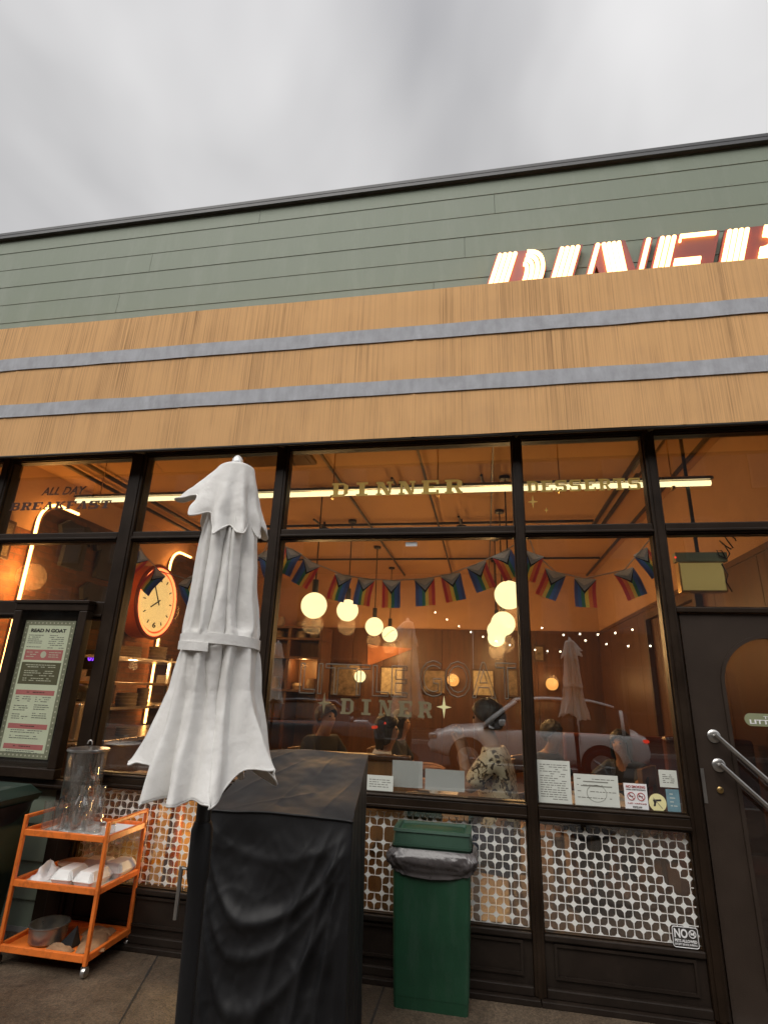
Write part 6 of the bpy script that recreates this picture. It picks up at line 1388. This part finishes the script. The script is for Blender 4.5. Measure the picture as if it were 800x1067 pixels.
    mb.grid(48, 22, hair, closed_u=True, flip=True); mb.bm.verts.ensure_lookup_table(); h_ = mb.build('hair', M[hair_m], p, smooth=True, world=False)
    sd_ = h_.modifiers.new('thickness', 'SOLIDIFY'); sd_.thickness = .012; sd_.offset = 0
    for s_ in (-1, 1):
        mb = MB(); mb.ball((s_ * .031, -.116 - L_, 1.235), .0095, 10); mb.build('eye', M['eye'], p, smooth=True, world=False)
        mb = MB(); mb.ball((s_ * .088, -.035 - L_, 1.222), .026, 12, (.45, .7, 1.1)); mb.build('ear', M[skin_m], p, smooth=True, world=False)
    mb = MB(); mb.ball((0, -.113 - L_, 1.168), .020, 12, (1.1, .5, .32)); mb.build('mouth', M['lip'], p, smooth=True, world=False)
    return p
person('person in a cream shirt with dark flowers seated at the window beside the mullion', (.07, .66), R(-100), 'floral', 'skindark', 'hair', 0, 'face', .02, 1.12)
person('person in a white shirt seated across the table from the floral shirt', (-.92, 1.25), R(95), 'shirtwhite', 'skin', 'hair', .10, 'table', .05, 1.0)
person('woman with dark hair in a black top reaching forward in the narrow window', (1.28, 2.12), R(-35), 'shirtblack', 'skin', 'hair', .12, 'reach', .06, .94)
person('person in dark clothes seated behind the black cover in the big window', (-1.62, 1.9), R(60), 'shirtblack', 'skindark', 'hairbrown', 0, 'table', .03, 1.04)
person('person with long dark hair in profile seated below the gold lettering', (-.95, 2.35), R(85), 'shirtblack', 'skin', 'hair', .14, 'table', .04, 1.0)
person('person with bowed dark head seated behind the tall paper notice', (.50, 2.2), R(60), 'shirtblack', 'skindark', 'hair', 0, 'table', .12, .98)
for (x, y) in ((.05, .66), (-.92, 1.25), (-1.62, 1.9), (-.95, 2.35), (.5, 2.2)): pass
chair(-1.62, 1.9, R(60), 'light wooden chair under the person in dark clothes'); chair(-.95, 2.35, R(85), 'light wooden chair under the person in profile'); chair(.52, 2.25, R(60), 'light wooden chair under the person with bowed head')

# ================================================================ ACROSS THE STREET (seen mirrored in the glass)
def car(label, x, y, rz, paint, L_=4.5, suv=True):
    c_ = thing('parked_car', label, 'car', (x, y, -.125)); c_.rotation_euler = (0, 0, rz)
    hh = 1.62 if suv else 1.42; W2 = .90
    st = [(-L_ / 2, .50, .62, .72), (-L_ / 2 + .08, .38, .80, .84), (-L_ / 2 + .5, .30, .94, .88), (-.55 - .2, .26, 1.02, .90), (.4, .26, 1.02, .90), (1.3, .28, 1.03, .90), (L_ / 2 - .25, .32, 1.05, .87), (L_ / 2 - .04, .42, .95, .80), (L_ / 2, .52, .80, .74)]
    def body(u, v):
        k = u * (len(st) - 1); i = min(int(k), len(st) - 2); f_ = k - i; f_ = f_ * f_ * (3 - 2 * f_)
        xx, zb, zt, w_ = [st[i][q] + (st[i + 1][q] - st[i][q]) * (k - i if q == 0 else f_) for q in range(4)]
        a = 2 * PI * v; c0, s0 = math.cos(a), math.sin(a); e = .38
        return Vector((xx, (abs(c0) ** e) * (1 if c0 > 0 else -1) * w_, (zb + zt) / 2 + (abs(s0) ** .5) * (1 if s0 > 0 else -1) * (zt - zb) / 2))
    mb = MB(); V_ = [[mb.bm.verts.new(body(i / 48, j / 40)) for j in range(40)] for i in range(49)]
    for i in range(48):
        for j in range(40): mb.bm.faces.new((V_[i][j], V_[i][(j + 1) % 40], V_[i + 1][(j + 1) % 40], V_[i + 1][j]))
    mb.bm.faces.new(V_[0]); mb.bm.faces.new(V_[-1][::-1]); mb.build('body', M[paint], c_, smooth=True, world=False)
    cab = [(-1.05, 1.0, 1.02, .80), (-.35, 1.0, hh - .04, .70), (.3, 1.0, hh, .70), (1.2, 1.0, hh - .03, .69), (L_ / 2 - .35 if suv else 1.75, 1.0, hh - .18 if suv else 1.06, .70)]
    def cabin(u, v, ins=0):
        k = u * (len(cab) - 1); i = min(int(k), len(cab) - 2); f_ = k - i
        xx, zb, zt, w_ = [cab[i][q] + (cab[i + 1][q] - cab[i][q]) * f_ for q in range(4)]
        return xx, zb, zt, w_
    mb = MB(); V_ = []
    for i in range(25):
        xx, zb, zt, w_ = cabin(i / 24, 0); ww = w_ + .10
        V_.append([mb.bm.verts.new((xx, y_, z_)) for y_, z_ in ((-ww - .02, zb - .04), (-w_ - .01, zt - .09), (-w_ + .12, zt - .035), (w_ - .12, zt - .035), (w_ + .01, zt - .09), (ww + .02, zb - .04))])
    for i in range(24):
        for j in range(5): mb.bm.faces.new((V_[i][j], V_[i][j + 1], V_[i + 1][j + 1], V_[i + 1][j]))
    mb.bm.faces.new(V_[0]); mb.bm.faces.new(V_[-1]); mb.build('window_glass', M['carglass'], c_, world=False)
    mb = MB(); pr = [cabin(i / 24, 0) for i in range(5, 23)]
    mb.grid(18, 9, lambda u, v: Vector((pr[round(u * 17)][0], (v - .5) * 2 * (pr[round(u * 17)][3] - .02), pr[round(u * 17)][2] - .03 + .035 * math.cos((v - .5) * 2.6)))); o = mb.build('roof', M[paint], c_, smooth=True, world=False); s_ = o.modifiers.new('t', 'SOLIDIFY'); s_.thickness = .04; s_.offset = 0
    for s_ in (-1, 1):
        mb = MB()
        for i0 in (0, 9, 16, 23):
            a_ = cabin(i0 / 24, 0); b_ = cabin(min(24, i0 + (6 if i0 == 0 else 1)) / 24, 0)
            if i0 == 0: mb.tube([(a_[0], s_ * (a_[3] + .1), a_[1] - .02), (b_[0], s_ * (b_[3] + .015), b_[2] - .06)], .035, 8)
            else: mb.tube([(a_[0], s_ * (a_[3] + .115), a_[1] - .04), (a_[0], s_ * (a_[3] + .02), a_[2] - .06)], .035, 8)
        mb.build('pillar', M[paint], c_, smooth=True, world=False)
        for xw in (-L_ / 2 + .88, L_ / 2 - .95):
            mb = MB(); mb.lathe([(.36, -.02), (.40, 0), (.40, .012), (.33, .013)], (xw, s_ * .905, .37), 28, Matrix.Rotation(-s_ * PI / 2, 4, 'X')); mb.lathe([(.01, -.2), (.385, -.2), (.385, .004), (.01, .005)], (xw, s_ * .900, .37), 28, Matrix.Rotation(-s_ * PI / 2, 4, 'X')); mb.build('wheel_arch', M['blackplastic'], c_, smooth='auto', world=False)
            mb = MB(); mb.lathe([(.2, -.2), (.33, -.2), (.345, -.17), (.345, .02), (.32, .04), (.235, .04), (.225, .01)], (xw, s_ * .905, .345), 32, Matrix.Rotation(-s_ * PI / 2, 4, 'X')); wh = mb.build('wheel', M['tyre'], c_, smooth='auto', world=False)
            mb = MB(); mb.lathe([(.21, .005), (.232, .02), (.232, .036), (.215, .036)], (xw, s_ * .905, .345), 32, Matrix.Rotation(-s_ * PI / 2, 4, 'X'))
            for q in range(5):
                a = 2 * PI * q / 5; mb.tube([(xw, s_ * .93, .345), (xw + .215 * math.cos(a), s_ * .935, .345 + .215 * math.sin(a))], [.045, .028], 8)
            mb.build('rim', M['rim'], wh, smooth='auto', world=False)
        mb = MB(); mb.box((-L_ / 2 + .02, s_ * .72 - .13, .68), (-L_ / 2 + .22, s_ * .72 + .13, .80), bev=.03); mb.build('headlight', M['finial'], c_, world=False)
        mb = MB(); mb.box((L_ / 2 - .12, s_ * .70 - .12, .84), (L_ / 2 - .005, s_ * .70 + .12, .90), bev=.03); mb.build('tail_light', M['red'], c_, world=False)
        mb = MB(); mb.box((-.72, s_ * .98 - .07, 1.02), (-.58, s_ * .98 + .07, 1.14), bev=.03); mb.build('mirror', M[paint], c_, world=False)
    return c_
car('white parked car mirrored in the big window behind the people', 1.02, -9.75, R(2), 'carwhite')
car('dark grey parked car with a red tail light mirrored left of the white car', -4.6, -9.55, R(-2), 'cargrey', 4.4, False)
fb = thing('brick_building', 'long dark brick building across the street, raised to block sky reflections in the windows', 'building', (0, -21, 0))
mb = MB(); mb.box((-40, -28, 0), (40, -21, 15.5)); mb.build('wall', M['farbrick'], fb)  # wall made tall and dark so the panes mirror no bright sky
mb = MB(); mb.box((-40.2, -21.2, 15.5005), (40.2, -20.85, 15.9)); mb.build('cornice', M['fartrim'], fb)
for fl in (0, 1, 2, 3):
    for i in range(-7, 8):
        x = i * 3.1; z = .9 + fl * 3.2
        mb = MB(); mb.box((x - .65, -20.99, z), (x + .65, -20.93, z + 1.9)); w_ = mb.build('window', M['fartrim'], fb)
        mb = MB(); mb.box((x - .56, -20.929, z + .09), (x + .56, -20.92, z + 1.81)); mb.build('pane', M['farglass'], w_)
# string lights over the kerb side seating
def string_light(label, pts, n, sag):
    a, b = Vector(pts[0]), Vector(pts[1]); t = thing('string_light', label, 'string lights', a.lerp(b, .5), 'string lights over the seating')
    def pos(k): p = a.lerp(b, k); p.z -= sag * 4 * k * (1 - k); return p
    mb = MB(); mb.tube([pos(i / 24) for i in range(25)], .005, 6); mb.build('cable', M['black'], t, smooth=True)
    for i in range(n):
        p = pos((i + .5) / n); mb = MB(); mb.ball(p + Vector((0, 0, -.036)), .015, 12); bl = mb.build('bulb', M['bulb'], t, smooth=True)
        mb = MB(); mb.tube([p + Vector((0, 0, -.022)), p], .012, 8); mb.build('socket', M['black'], bl)
string_light('string of small round bulbs sagging past the mirrored umbrella near the door', ((.7, -4.8, 2.62), (2.9, -5.2, 2.42)), 7, .16)
string_light('string of small round bulbs mirrored between the mullion and the amber sconce', ((-.9, -5.4, 2.9), (1.5, -5.6, 2.30)), 12, .22)
string_light('short string of bulbs mirrored high above the umbrella top', ((1.2, -4.4, 2.45), (2.3, -5.0, 2.60)), 4, .05)
